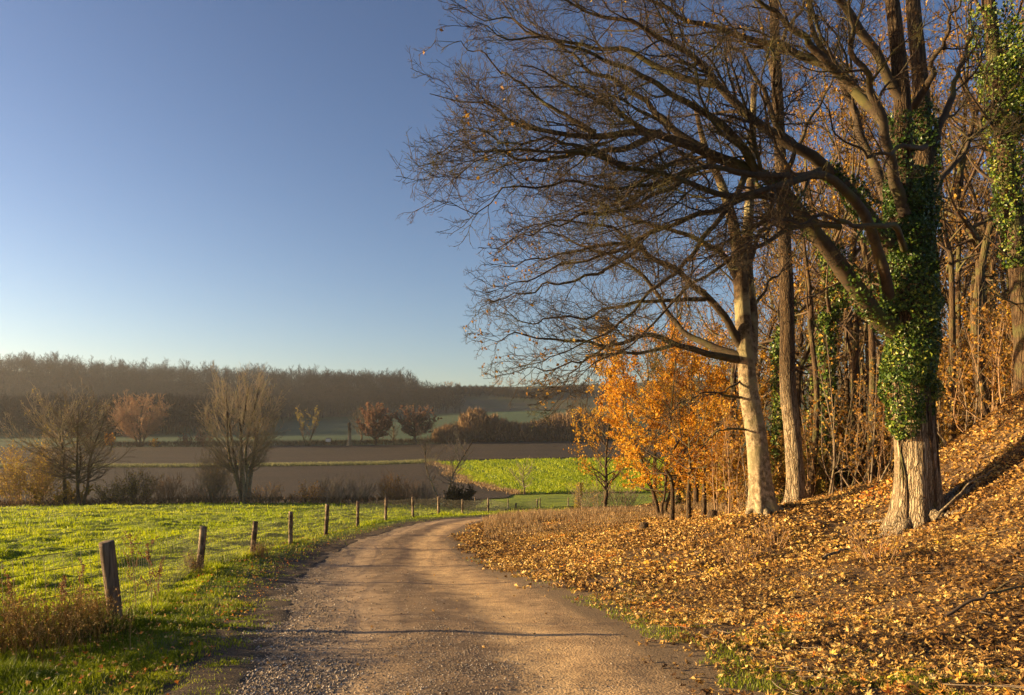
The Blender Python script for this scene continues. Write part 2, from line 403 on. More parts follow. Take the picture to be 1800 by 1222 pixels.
# fields
def bX(Y):   # boundary between plough land and the crop field
    return (vnoise(Y * .13, Y * 0, 2) - .5) * 4 + (np.interp(Y, [126, 131, 150, 170, 200], [905, 893, 842, 793, 762]) - HX) / FL * Y
ys = np.linspace(118, 197.5, 130); s = np.linspace(0, 1, 160)
Yg = ys[:, None] + 0 * s[None]; Yg = Yg + (vnoise(s[None] * 30, 0 * Yg, 2) - .5) * 3 * (1 - (Yg - 118) / 90); Xg = -230 + (bX(ys)[:, None] + 230) * s[None]
def m_plough():
    m, n, l, b = newmat('ploughed_soil'); v = objco(n, l)
    t = noise(n, l, 1.2, 6, .75, v); r = ramp(n, [(.3, (.024, .018, .012)), (.7, (.062, .045, .030))]); l.new(t.outputs[0], r.inputs[0])
    t2 = noise(n, l, .03, 4, .6, objco(n, l, (1, 4, 1))); r2 = ramp(n, [(.35, (.8, .8, .8)), (.65, (1.15, 1.12, 1.1))]); l.new(t2.outputs[0], r2.inputs[0])
    l.new(mixc(n, l, 1.0, r.outputs[0], r2.outputs[0], 'MULTIPLY'), b.inputs['Base Color'])
    mp = n.new('ShaderNodeMapping'); mp.inputs['Rotation'].default_value = (0, 0, .6); l.new(v, mp.inputs[0])
    wv = n.new('ShaderNodeTexWave'); wv.inputs['Scale'].default_value = .45; wv.inputs['Distortion'].default_value = 1.2; wv.inputs['Detail'].default_value = 3
    l.new(mp.outputs[0], wv.inputs['Vector'])
    rw = ramp(n, [(.2, (.72, .7, .68)), (.8, (1.18, 1.15, 1.1))]); l.new(wv.outputs['Fac'], rw.inputs[0]); old = b.inputs['Base Color'].links[0].from_socket; l.new(mixc(n, l, 1.0, old, rw.outputs[0], 'MULTIPLY'), b.inputs['Base Color'])
    mm = n.new('ShaderNodeMath'); l.new(wv.outputs['Fac'], mm.inputs[0]); l.new(t.outputs[0], mm.inputs[1]); bump(n, l, b, mm.outputs[0], 1, .5); return m
mp_ = m_plough()
grid_mesh('ploughed_field', mp_, Xg, Yg, H(Xg, Yg) + .25)
ys = np.linspace(202, 262, 80)
Yg = ys[:, None] + 0 * s[None]; Yg = Yg + (vnoise(s[None] * 26, 0 * Yg, 3) - .5) * 2.5 * (Yg - 202) / 60; Xg = -330 + (330 + 60) * s[None] + 0 * Yg
grid_mesh('ploughed_field', mp_, Xg, Yg, H(Xg, Yg) + .25)
ys = np.linspace(127, 199, 200); s2 = np.linspace(0, 1, 240)
Yg = ys[:, None] + 0 * s2[None]; Xg = bX(ys)[:, None] + 1 + (110 - bX(ys)[:, None]) * s2[None]
grid_mesh('crop_field', m_field('crop_leaves', [(.36, (.03, .075, .006)), (.5, (.13, .21, .012)), (.64, (.28, .34, .03))], 5, 4, .4, .05),
          Xg, Yg, H(Xg, Yg) + .27 + (fbm(Xg * .35, Yg * .35, 3, 2) - .5) * .3)
# ------------------------------------------------------------------ tree building
def tubes(P, R, S, mb, r=.5, bumpy=0):
    """P (N,K,3) polylines, R (N,K) radii -> S-sided tubes"""
    N, K, _ = P.shape
    if N == 0: return
    T = np.empty_like(P); T[:, 1:-1] = P[:, 2:] - P[:, :-2]; T[:, 0] = P[:, 1] - P[:, 0]; T[:, -1] = P[:, -1] - P[:, -2]
    T = norm(T); m = norm(P[:, -1] - P[:, 0])
    a = np.where(np.abs(m[:, 2:3]) < .8, np.array([[0, 0, 1.]]), np.array([[1., 0, 0]]))
    ref = norm(np.cross(m, a))[:, None]
    U = norm(ref - (ref * T).sum(-1, keepdims=True) * T); V = np.cross(T, U)
    an = np.arange(S) / S * 2 * np.pi
    R4 = R[:, :, None, None] * np.ones((1, 1, S, 1))
    if bumpy: R4 = R4 * (1 + bumpy * (np.random.default_rng(3).random((N, K, S, 1)) - .5))
    v = P[:, :, None] + R4 * (np.cos(an)[None, None, :, None] * U[:, :, None] + np.sin(an)[None, None, :, None] * V[:, :, None])
    b = np.arange(N)[:, None, None] * K * S; k = np.arange(K - 1)[None, :, None] * S; i = np.arange(S)[None, None]; j = (i + 1) % S
    q = np.stack([b + k + i, b + k + j, b + k + S + j, b + k + S + i], -1).reshape(-1, 4)
    rr = np.repeat(np.broadcast_to(r, (N,)), K * S) if np.ndim(r) else r
    mb.add(v.reshape(-1, 3), q, r=rr)

def spline(pts, K):
    pts = np.asarray(pts, float)
    p = np.vstack([2 * pts[0] - pts[1], pts, 2 * pts[-1] - pts[-2]]); out = []
    n = len(pts) - 1; L = np.linalg.norm(np.diff(pts, axis=0), axis=1); cum = np.r_[0, np.cumsum(L)]
    for s in np.linspace(0, cum[-1], K):
        i = min(max(np.searchsorted(cum, s, 'right') - 1, 0), n - 1); t = (s - cum[i]) / max(L[i], 1e-9)
        a, b, c, d = p[i], p[i + 1], p[i + 2], p[i + 3]
        out.append(.5 * (2 * b + (c - a) * t + (2 * a - 5 * b + 4 * c - d) * t * t + (3 * b - a - 3 * c + d) * t ** 3))
    return np.array(out)

def resamp(P, R, K):
    n = P.shape[1]; x = np.linspace(0, n - 1, K); i = np.minimum(x.astype(int), n - 2); f = x - i
    return P[:, i] * (1 - f)[None, :, None] + P[:, i + 1] * f[None, :, None], R[:, i] * (1 - f) + R[:, i + 1] * f

def grow(rg, P, R, sp, lf, lmin, lmax, K=6, t0=.12, t1=.97, ang=45, up=0., align=.1, wig=.16, rr=.55, rmin=.003, flat=1., pull=None, tipf=.3, fall=.45, skew=1.):
    """children of every parent polyline, spaced sp metres apart"""
    N, K0, _ = P.shape
    seg = np.linalg.norm(np.diff(P, axis=1), axis=2); L = seg.sum(1)
    n = np.maximum(1, np.round(L * (t1 - t0) / sp).astype(int))
    n = np.where(rg.random(N) < (L * (t1 - t0) / sp), n, 0) if (L * (t1 - t0) < sp).any() else n
    idx = np.repeat(np.arange(N), n); M = len(idx)
    if M == 0: return np.zeros((0, K, 3)), np.zeros((0, K))
    st = np.r_[0, np.cumsum(n)[:-1]]; loc = np.arange(M) - np.repeat(st, n)
    t = t0 + (t1 - t0) * ((loc + rg.random(M)) / n[idx]) ** skew
    x = t * (K0 - 1); i = np.minimum(x.astype(int), K0 - 2); f = (x - i)
    p = P[idx, i] * (1 - f)[:, None] + P[idx, i + 1] * f[:, None]
    T = norm(P[idx, i + 1] - P[idx, i]); rad = R[idx, i] * (1 - f) + R[idx, i + 1] * f
    rv = rg.normal(size=(M, 3)); rv[:, 2] *= flat
    W = norm(rv - (rv * T).sum(-1, keepdims=True) * T)
    th = np.radians(ang * (.75 + .5 * rg.random(M)))[:, None]
    d = np.cos(th) * T + np.sin(th) * W
    ln = np.clip(L[idx] * lf * (1 - fall * t) * (.6 + .8 * rg.random(M)), lmin, lmax)
    out = np.empty((M, K, 3)); out[:, 0] = p
    upv = np.zeros((M, 3)); upv[:, 2] = up
    if pull is not None: upv = upv + np.asarray(pull)
    for k in range(1, K):
        out[:, k] = out[:, k - 1] + d * (ln / (K - 1))[:, None]
        d = norm(d + wig * rg.normal(size=(M, 3)) + upv + align * T)
    r0 = np.clip(rad * rr, rmin, np.maximum(ln * .035, rmin))
    RR_ = np.maximum(r0[:, None] * np.linspace(1, tipf, K)[None], rmin * .7)
    return out, RR_

def pad(limbs, K=24):
    """list of (points, r0, r1) -> stacked arrays"""
    P = np.array([spline(p, K) for p, _, _ in limbs])
    R = np.array([r0 + (r1 - r0) * np.linspace(0, 1, K) ** .8 for _, r0, r1 in limbs])
    return P, R

def trunk_tube(mb, pts, r0, r1, S=28, K=60, flare=.5, fh=.5, lobes=5, rg=None, ridge=.05, ph=0):
    P = spline(pts, K); z = np.linalg.norm(P - P[0], axis=1); L = z[-1]
    r = r0 + (r1 - r0) * (z / L)
    T = norm(np.gradient(P, axis=0)); ref = np.array([1., 0, 0])
    U = norm(ref - (T @ ref)[:, None] * T); V = np.cross(T, U)
    an = np.arange(S) / S * 2 * np.pi
    lob = 1 + .55 * np.cos(lobes * an[None] + ph + .8 * np.sin(an[None] * 2 + ph))
    rr = r[:, None] * (1 + flare * np.exp(-z / fh)[:, None] * lob) * (1 + ridge * (fbm(an[None] * S / 6. + 0 * z[:, None], z[:, None] * 1.1 + ph, 3, 2) - .5) * 2
        + .10 * (vnoise(an[None] * .9 + ph, z[:, None] * .7, 5) - .5))
    v = P[:, None] + rr[:, :, None] * (np.cos(an)[None, :, None] * U[:, None] + np.sin(an)[None, :, None] * V[:, None])
    k = np.arange(K - 1)[:, None] * S; i = np.arange(S)[None]; j = (i + 1) % S
    q = np.stack([k + i, k + j, k + S + j, k + S + i], -1).reshape(-1, 4)
    mb.add(v.reshape(-1, 3), q, r=.5); return P

def leaves(mb, p, size, rg, face=None, rnd=None, fold=.35, aspect=.8):
    """folded four-point leaves at p, normal near 'face' or random"""
    N = len(p)
    if N == 0: return
    n = norm(rg.normal(size=(N, 3)) + (0 if face is None else face * 1.6))
    a = norm(np.cross(n, rg.normal(size=(N, 3)))); b = np.cross(n, a)
    s = (np.broadcast_to(size, (N,)) * (.65 + .7 * rg.random(N)))[:, None]
    v = np.stack([p - a * s * .5, p + b * s * .5 * aspect + n * s * fold * .5, p + a * s * .55, p - b * s * .5 * aspect + n * s * fold * .5], 1)
    i = np.arange(N)[:, None] * 4
    t = np.concatenate([i + np.array([0, 1, 2]), i + np.array([0, 2, 3])])
    mb.add(v.reshape(-1, 3), t=t, r=np.repeat(rg.random(N) if rnd is None else rnd, 4))

def on_tubes(P, R, n, rg, t0=0, t1=1, off=(0, .1)):
    """n points scattered on the surface of the polylines, with outward directions"""
    N, K, _ = P.shape
    L = np.linalg.norm(np.diff(P, axis=1), axis=2).sum(1); i = rg.choice(N, n, p=L / L.sum())
    x = (t0 + (t1 - t0) * rg.random(n)) * (K - 1); k = np.minimum(x.astype(int), K - 2); f = (x - k)[:, None]
    p = P[i, k] * (1 - f) + P[i, k + 1] * f; T = norm(P[i, k + 1] - P[i, k]); r = R[i, k]
    rv = rg.normal(size=(n, 3)); W = norm(rv - (rv * T).sum(-1, keepdims=True) * T)
    return p + W * (r + off[0] + (off[1] - off[0]) * rg.random(n))[:, None], W

BARK_DARK = barkmat('bark_dark', (.035, .026, .017), (.105, .078, .045), (.085, .085, .028))
BARK_PALE = barkmat('bark_pale', (.15, .115, .075), (.33, .26, .17), (.22, .19, .10), sc=14, stretch=.4, bs=.9, bd=.03, zshade=(3.3, 6.0), blot=True)
BARK_RIDGED = barkmat('bark_ridged', (.12, .09, .055), (.47, .38, .25), sc=15, stretch=.13, bs=1., bd=.05, zshade=(2.4, 4.6), crack=19)
BARK_BROWN = barkmat('bark_brown', (.045, .03, .018), (.13, .085, .045), (.08, .08, .028), crack=14)
TWIG = barkmat('twig', (.05, .035, .024), (.105, .07, .045), (.10, .095, .04), sc=3, bs=.3)
TWIG_GREY = barkmat('twig_grey', (.10, .075, .055), (.19, .145, .10), (.16, .14, .07), sc=3, bs=.3)
TWIG_PALE = barkmat('twig_pale', (.14, .11, .08), (.26, .205, .15), (.19, .17, .10), sc=3, bs=.3)
TWIG_RED = barkmat('twig_red', (.17, .10, .055), (.32, .205, .11), sc=3, bs=.3)
LEAF_SHADED = leafmat('shaded_brown_leaf', [(0, (.08, .04, .012)), (.5, (.22, .115, .022)), (.85, (.42, .25, .035)), (1, (.5, .32, .06))], .35)  # darker brown leaf, shade inside the wood put into the colour
IVY = leafmat('ivy_leaf', [(0, (.012, .030, .005)), (.42, (.045, .088, .012)), (.78, (.13, .19, .022)), (1, (.27, .28, .05))], .15, .38)
LEAF_ORANGE = leafmat('orange_leaf', [(0, (.20, .08, .01)), (.35, (.45, .19, .015)), (.7, (.62, .34, .025)), (1, (.72, .48, .06))], .45)
LEAF_GOLD = leafmat('gold_leaf', [(0, (.24, .10, .012)), (.4, (.45, .22, .02)), (.8, (.60, .36, .03)), (1, (.45, .38, .06))], .45)
LEAF_BROWN = leafmat('brown_leaf', [(0, (.16, .08, .02)), (.5, (.36, .18, .03)), (.85, (.50, .29, .045)), (1, (.58, .4, .08))], .4)
LEAF_YEL = leafmat('yellow_leaf', [(0, (.16, .11, .02)), (.5, (.34, .235, .03)), (1, (.50, .38, .05))], .4)
LEAF_RED = leafmat('russet_leaf', [(0, (.15, .08, .05)), (.5, (.24, .125, .075)), (1, (.32, .18, .10))], .4)
LEAF_OLIVE = leafmat('olive_leaf', [(0, (.12, .11, .02)), (.5, (.26, .21, .03)), (1, (.42, .30, .05))], .4)

def finish_tree(root, name_parts):
    KIDS[root.name] = name_parts; return root

def open_tree(name, label, cat, loc, rg, h=12, spread=5, stems=1, trunk_h=2., r=.22, bark=None, twig=None, leaf=None, nleaf=0, lsize=.1,
              levels=(.5, .3, .2), narrow=.3, group=None, crown_up=.12, l3=.45, tw=.006, leafzone=(.4, 1), nlimb=11, lean=0, stemspread=.28, ivy=0, cz0=.3):
    """free-standing bare tree: trunk(s) dividing into ascending limbs, twigs to four orders"""
    root = empty(name, loc, label, cat, group)
    tm = MB(); cm = MB(); limbs = []; o = np.zeros(3); tr = []
    for s in range(stems):
        a = rg.random() * 6.28 if stems == 1 else s / stems * 6.28 + rg.random() * .7
        st = stemspread * (0 if stems == 1 else 1)
        d = np.array([math.cos(a) * st, math.sin(a) * st * .8, 1.]); d /= np.linalg.norm(d)
        base = o + np.array([math.cos(a), math.sin(a), 0]) * (r * 1.3 if stems > 1 else 0)
        pts = [base - np.array([0, 0, .25]), base + d * trunk_h * .5 + rg.normal(size=3) * .04 * h * .2, base + d * trunk_h, base + d * h * .45 + rg.normal(size=3) * .02 * h,
               base + d * h * (.7 if stems == 1 else .84) + rg.normal(size=3) * .03 * h + np.array([lean, 0, 0])]
        rs = r * (1 if stems == 1 else (.55 + .3 * rg.random()))
        trunk_tube(tm, pts, rs, rs * .28, S=12, K=26, flare=.35, fh=.35, lobes=3, ph=s)
        P = spline(pts, 30); tr.append((P, rs))
        nl = max(3, int(nlimb / stems * (1 if stems == 1 else 1.3)))
        for k in range(nl):
            t = (k + rg.random()) / nl
            zc = h * (cz0 + (.99 - cz0) * t); mid = h * (cz0 + (1 - cz0) * .52); hv = h - mid
            out = spread * math.sqrt(max(.03, 1 - ((zc - mid) / (hv * 1.06)) ** 2)) * (.62 + .5 * rg.random())
            z0 = trunk_h + (min(.68 * h, zc * .8) - trunk_h) * t * .9; i = int(np.clip(np.searchsorted(P[:, 2], z0), 2, 28)); p0 = P[i]
            b = k * 2.4 + rg.random() + a
            if stems > 1: b = a + (rg.random() - .5) * 3.6 * (1 if k % 3 else 1.8)
            e = np.array([p0[0] * .6 + math.cos(b) * out, p0[1] * .6 + math.sin(b) * out, zc])
            m = p0 * .5 + e * .5 + np.array([math.cos(b), math.sin(b), -.5]) * out * .12
            limbs.append(([p0, p0 * .75 + m * .25 + rg.normal(size=3) * .05, m + rg.normal(size=3) * .05 * out, e], rs * (.42 - .2 * t), tw * 1.6))
    P1, R1 = pad(limbs, 12)
    tubes(P1, R1, 6, cm)
    P2, R2 = grow(rg, P1, R1, levels[0], .45, .3, spread * .5, K=6, t0=.12, ang=36, up=crown_up, wig=.10, rmin=tw * 1.6)
    tubes(P2, R2, 4, cm)
    P3, R3 = grow(rg, P2, R2, levels[1], l3, .25, 1.6, K=4, ang=38, up=crown_up, wig=.14, rmin=tw)
    tubes(P3, R3, 3, cm)
    P4, R4 = grow(rg, P3, R3, levels[2], .5, .15, .7, K=3, ang=38, up=crown_up, wig=.14, rmin=tw * .8)
    tubes(P4, R4, 3, cm)
    ch = [tm.build('trunk', bark or BARK_BROWN, root), cm.build('crown', twig or TWIG, root)]
    if nleaf:
        lm = MB(); PA, RA = P3, R3
        p, W = on_tubes(PA, RA, nleaf, rg, .1, 1, (.0, .22))
        z = p[:, 2] / h; keep = (z > leafzone[0]) & (z < leafzone[1]); keep &= vnoise(p[:, 0] * .8 + 9, p[:, 2] * .8 + p[:, 1] * .5, 3) > .28
        p = p[keep]; leaves(lm, p, lsize, rg, rnd=np.clip(.55 * rg.random(len(p)) + .75 * fbm(p[:, 0] * .7 + 3, p[:, 2] * .7 + p[:, 1] * .3, 2, 5) - .12, 0, 1)); ch.append(lm.build('leaves', leaf or LEAF_BROWN, root, smooth=False))
    if ivy:
        im = MB()
        for P, rs in tr:
            Pk, Rk = P[None], np.linspace(rs, rs * .3, 30)[None]
            p, W = on_tubes(Pk, Rk, ivy, rg, .05, .8, (.0, .22)); leaves(im, p, .13, rg, face=W)
        ch.append(im.build('ivy', IVY, root, smooth=False))
    return finish_tree(root, ch)

def bush(name, label, cat, loc, rg, h=2.5, wdt=3, stems=14, sp=.3, twig=None, leaf=None, nleaf=0, lsize=.08, group=None, tw=.006, up=.12, droop=0):
    """many-stemmed shrub"""
    root = empty(name, loc, label, cat, group); cm = MB(); limbs = []
    for k in range(stems):
        a = rg.random() * 6.28; q = rg.random() ** .5
        b = np.array([math.cos(a) * q * wdt * .18, math.sin(a) * q * wdt * .18, -.1])
        e = np.array([math.cos(a) * q * wdt * .5, math.sin(a) * q * wdt * .5, h * (.6 + .4 * rg.random()) * (1 - .25 * q)])
        m = b * .55 + e * .45 + rg.normal(size=3) * .07 * h; limbs.append(([b, m, e], .012 + .012 * h * .5 * rg.random(), .006))
    P1, R1 = pad(limbs, 8); tubes(P1, R1, 5, cm)
    P2, R2 = grow(rg, P1, R1, sp, .4, .2, wdt * .4, K=5, t0=.15, ang=38, up=up, wig=.14, rmin=tw * 1.2); tubes(P2, R2, 3, cm)
    P3, R3 = grow(rg, P2, R2, sp * .6, .45, .12, .7, K=3, ang=40, up=up, wig=.14, rmin=tw); tubes(P3, R3, 3, cm)
    ch = [cm.build('branches', twig or TWIG_RED, root)]
    if nleaf:
        lm = MB(); p, W = on_tubes(P3, R3, nleaf, rg, .1, 1, (0, .08)); leaves(lm, p, lsize, rg); ch.append(lm.build('leaves', leaf or LEAF_BROWN, root, smooth=False))
    return finish_tree(root, ch)
# ------------------------------------------------------------------ the two great trees beside the track
def px_limbs(lst):
    out = []
    for pts, r0, r1 in lst:
        q = [PX(*p) for p in pts]
        if pts[-1][0] < 860: q = q[:-1] + [q[-2] * .55 + q[-1] * .45]
        out.append((q, r0, r1))
    return out

def great_tree(name, label, base, trunks, limbs, bark, seed, spec, ivy=None, leafn=0, extra=None, sawn=None):
    rg = np.random.default_rng(seed); o = PX(*base)
    o[2] = h1(o[0], o[1])
    root = empty(name, o, label, 'tree')
    tm = MB(); tp = []
    for pts, r0, r1, fl, lob in trunks:
        P = trunk_tube(tm, [PX(*p) for p in pts], r0, r1, S=40, K=90, flare=fl, fh=.55, lobes=lob, ridge=.055, ph=seed); tp.append((P, r0, r1))
    nr = 7                                             # roots running out from the foot
    for k in range(nr):
        a = k / nr * 6.28 + rg.random() * .6; r0 = trunks[0][1]; ln = r0 * (1.9 + 1.3 * rg.random()); q = []
        for f in (.5, 1.0, 1.35, 1.8, 2.2):
            x = o[0] + math.cos(a + .12 * f) * (r0 * .55 + ln * (f - .5) / 1.7); y = o[1] + math.sin(a + .12 * f) * (r0 * .55 + ln * (f - .5) / 1.7)
            q.append([x, y, h1(x, y) + max(.0, .42 * r0 / .46 * (1.25 - f)) - .05 * (f > 1.9)])
        P = spline(q, 14)[None]; P[:, :, :2] += rg.normal(size=(1, 14, 2)) * .01; tubes(P, (r0 * .42 * np.linspace(1, .16, 14))[None], 9, tm, bumpy=.15)
    ch = [tm.build('trunk', bark, root, origin=o)]
    cm = MB(); L = px_limbs(limbs); L = [(p, r0, r1 * .35) for p, r0, r1 in L]; P1, R1 = pad(L, 34)
    # natural waver of the limbs
    wv = rg.normal(size=P1.shape); k = np.array([.25, .5, .25])
    for _ in range(2): wv[:, 1:-1] = .2 * wv[:, :-2] + .6 * wv[:, 1:-1] + .2 * wv[:, 2:]
    P1 = P1 + wv * np.linspace(.02, .15, 34)[None, :, None]
    tubes(P1, R1, 10, cm, bumpy=.12)
    s = spec
    P2, R2 = grow(rg, P1, R1, s['sp'][0], .34, .4, 3.2, K=12, t0=.28, ang=42, up=.015, align=.04, wig=.17, rr=.40, rmin=.007, flat=.6, pull=s['pull'], fall=.74, skew=.62)
    tubes(P2, R2, 6, cm)
    P3, R3 = grow(rg, P2, R2, s['sp'][1], .5, .25, 1.3, K=8, t0=.1, ang=44, up=.02, align=.02, wig=.22, rr=.55, rmin=.0055, flat=.7, pull=s['pull'], fall=.5)
    tubes(P3, R3, 4, cm)
    P4, R4 = grow(rg, P3, R3, s['sp'][2], .42, .14, .6, K=5, t0=.1, ang=46, up=.03, align=.0, wig=.28, rr=.6, rmin=.0036, flat=.8, pull=s['pull'], fall=.4)
    tubes(P4, R4, 3, cm)
    P5, R5 = grow(rg, P4, R4, s['sp'][3], .5, .06, .2, K=3, t0=.2, ang=45, up=.05, wig=.2, rmin=.0028, fall=.3)
    tubes(P5, R5, 3, cm)
    ch.append(cm.build('crown', TWIG_LIMB, root, origin=o))
    if leafn:
        lm = MB(); p, W = on_tubes(P4, R4, leafn, rg, .3, 1, (0, .03)); p = p[vnoise(p[:, 0] * .6, p[:, 2] * .6, 6) > .5]
        leaves(lm, p, .075, rg); ch.append(lm.build('withered_leaves', LEAF_BROWN, root, origin=o, smooth=False))
    if ivy:
        sm = MB(); foot = spline([PX(*p) for p in trunks[0][0][:5]], 24)          # woody ivy stems climbing the bare foot
        for a in (-2.7, -2.3, -1.9, -1.5, -1.2, -.8, 3.3):
            z = np.linspace(0, 1, 14) * 23 * .8; i = z.astype(int); q = foot[i]; rr_ = .46 * (1 + .45 * np.exp(-(q[:, 2] - q[0, 2]) / .4)) + .012
            an = a + np.cumsum(rg.normal(size=14) * .06); q = q + np.stack([np.cos(an) * rr_, np.sin(an) * rr_, 0 * an], 1); tubes(q[None], (np.linspace(.024, .012, 14) * (.6 + .7 * rg.random()))[None], 6, sm)
        ch.append(sm.build('ivy_stems', BARK_BROWN, root, origin=o))
        im = MB()
        for pts, r, n, off in ivy:
            P = spline([PX(*p) for p in pts], 30); Rr = np.interp(np.linspace(0, 1, 30), np.linspace(0, 1, len(r)), r)
            p, W = on_tubes(P[None], Rr[None], n, rg, 0, 1, off)
            keep = fbm(p[:, 0] * 2.2 + p[:, 1], p[:, 2] * 1.8, 3, 4) > .33 + (.30 * np.exp(-np.maximum(p[:, 2] - 2.45, 0) / .5) if n > 20000 else 0)
            p = p[keep]; W = W[keep]; p = p + W * (.22 * (vnoise(p[:, 0] * 3 + 5, p[:, 2] * 2.5, 6) - .3))[:, None]
            leaves(im, p, .045 + .05 * rg.random(len(p)) ** 2, rg, face=W, rnd=np.clip((.05 + .95 * rg.random(len(p)) ** 1.5) * (.45 + .6 * fbm(p[:, 0] * 1.3, p[:, 2] * 1.3, 2, 7)) * 1.35 * np.interp(p[:, 2], [2.5, 4, 6.5], [1.1, .95, .6]), 0, 1), fold=.25)  # leaf tone falls with height: sunlit lower ivy, shaded top painted in
        ch.append(im.build('ivy', IVY, root, origin=o, smooth=False))
    finish_tree(root, ch)
    return root, (P1, R1), (P2, R2)

TWIG_LIMB = barkmat('limb_bark', (.028, .021, .015), (.075, .053, .032), (.075, .070, .025), sc=5, stretch=.5, bs=.5, bd=.015)
Yb = 17.0
trunksA = [([(1612, 945, 17), (1612, 880, 17), (1610, 800, 17), (1606, 700, 17), (1600, 600, 17), (1596, 500, 17), (1592, 400, 17.1), (1586, 300, 17.1)], .46, .38, .75, 6),
           ([(1604, 560, 17.1), (1592, 420, 17.0), (1588, 300, 16.8), (1586, 180, 16.7), (1575, 60, 16.5), (1560, -80, 16.4), (1550, -300, 16)], .25, .09, 0, 3),
           ([(1615, 560, 17.2), (1626, 420, 17.4), (1624, 300, 17.6), (1618, 150, 17.9), (1606, 20, 18), (1598, -120, 18.2), (1600, -350, 18.5)], .25, .09, 0, 3)]
limbsA = [
 ([(1590, 590, 17), (1540, 560, 16.9), (1500, 500, 16.6), (1440, 425, 16.2), (1385, 345, 15.8), (1320, 300, 15.4), (1250, 262, 15.1), (1170, 236, 14.8), (1080, 232, 14.5), (985, 232, 14.2), (880, 200, 14), (800, 170, 13.8), (735, 150, 13.6)], .24, .02),
 ([(1590, 470, 17), (1545, 410, 16.8), (1500, 345, 16.4), (1455, 300, 16.1), (1400, 262, 15.8), (1330, 210, 15.6), (1265, 150, 15.4), (1200, 95, 15.2), (1120, 50, 15), (1020, 10, 15), (920, -20, 14.8)], .20, .02),
 ([(1595, 330, 17), (1560, 230, 17.3), (1500, 150, 17.6), (1420, 100, 17.8), (1330, 75, 18), (1230, 40, 18), (1120, -10, 18), (980, -50, 18)], .17, .02),
 ([(1565, 520, 16.6), (1552, 470, 16.2), (1532, 400, 15.8), (1500, 350, 15.4), (1440, 305, 14.8), (1370, 330, 14.3), (1300, 340, 14), (1200, 318, 13.6), (1100, 290, 13.3), (990, 280, 13), (880, 290, 12.8), (790, 320, 12.8), (730, 350, 12.8)], .13, .014),
 ([(1590, 420, 17.3), (1540, 300, 17.8), (1500, 200, 18.2), (1460, 120, 18.4), (1420, 20, 18.6), (1390, -100, 18.8), (1360, -240, 19)], .15, .02),
 ([(1590, 380, 16.8), (1560, 260, 16.2), (1530, 130, 15.6), (1490, 20, 15), (1450, -100, 14.6)], .15, .02),
 ([(1390, 350, 15.8), (1320, 345, 15.5), (1260, 365, 15.2), (1180, 400, 15), (1110, 430, 14.8), (1030, 470, 14.6), (960, 485, 14.5), (880, 500, 14.4), (820, 530, 14.3)], .09, .01),
 ([(1440, 300, 16), (1410, 310, 15), (1330, 310, 14.5), (1240, 290, 14), (1150, 320, 13.8), (1060, 325, 13.5), (960, 330, 13.4), (860, 350, 13.2), (790, 370, 13), (745, 395, 13)], .085, .01),
 ([(1310, 305, 15.4), (1290, 350, 15), (1240, 410, 14.6), (1190, 470, 14.4), (1130, 520, 14.2), (1090, 565, 14), (1030, 600, 13.9), (960, 625, 13.8), (890, 650, 13.8)], .075, .008),
 ([(1480, 400, 16.5), (1420, 395, 15.6), (1370, 410, 14.8), (1300, 445, 14.4), (1220, 500, 14), (1160, 560, 13.8), (1110, 610, 13.7), (1050, 640, 13.6), (1000, 690, 13.5), (960, 700, 13.5)], .075, .008),
 ([(1330, 305, 15.4), (1300, 250, 15), (1240, 200, 14.7), (1160, 150, 14.4), (1060, 110, 14.2), (960, 70, 14), (860, 50, 13.8), (770, 40, 13.7)], .10, .012),
 ([(1240, 262, 15.1), (1190, 230, 15.2), (1120, 170, 15.3), (1040, 120, 15.3), (960, 60, 15.3), (880, 10, 15.3), (830, -30, 15.3)], .085, .01),
 ([(1160, 236, 14.8), (1090, 262, 14.6), (1000, 275, 14.4), (920, 280, 14.2), (840, 262, 14), (770, 262, 14), (725, 280, 14)], .075, .01),
 ([(1260, 150, 15.4), (1180, 130, 15.6), (1100, 90, 15.8), (1000, 80, 16), (900, 40, 16), (810, 10, 16), (760, -10, 16)], .08, .01),
 ([(1586, 180, 16.7), (1520, 60, 16.4), (1440, -30, 16), (1300, -100, 15.6), (1150, -110, 15.2), (1000, -80, 15), (900, -50, 14.8)], .12, .02),
 ([(1500, 150, 17.6), (1400, 60, 17), (1320, -10, 16.6), (1220, -80, 16)], .12, .02),
 ([(1625, 300, 17.5), (1660, 200, 17.8), (1690, 100, 18.2), (1720, -20, 18.5)], .13, .02),
 ([(1620, 400, 17.4), (1650, 330, 18.2), (1700, 260, 19), (1745, 180, 19.8), (1780, 90, 20.5)], .12, .014),
 ([(1590, 440, 16.6), (1570, 400, 15.6), (1500, 395, 14.6), (1440, 380, 13.9), (1350, 400, 13.2), (1290, 440, 12.8), (1245, 490, 12.6)], .08, .01),
 ([(1625, 260, 17.2), (1590, 262, 16.2), (1545, 275, 15.6), (1500, 262, 15.2), (1450, 200, 14.8), (1400, 150, 14.6)], .07, .01),
 ([(1600, 200, 17), (1640, 120, 16.2), (1670, 40, 15.6), (1690, -60, 15)], .10, .02),
 ([(1050, 235, 14.5), (960, 180, 14.4), (880, 120, 14.3), (800, 80, 14.2), (745, 60, 14.1)], .05, .008),
 ([(1200, 318, 13.6), (1110, 360, 13.6), (1020, 380, 13.5), (930, 420, 13.5), (860, 450, 13.5)], .05, .008),
 ([(1100, 290, 13.3), (1000, 250, 13.2), (900, 250, 13.1), (800, 240, 13), (740, 230, 13)], .045, .008),
]
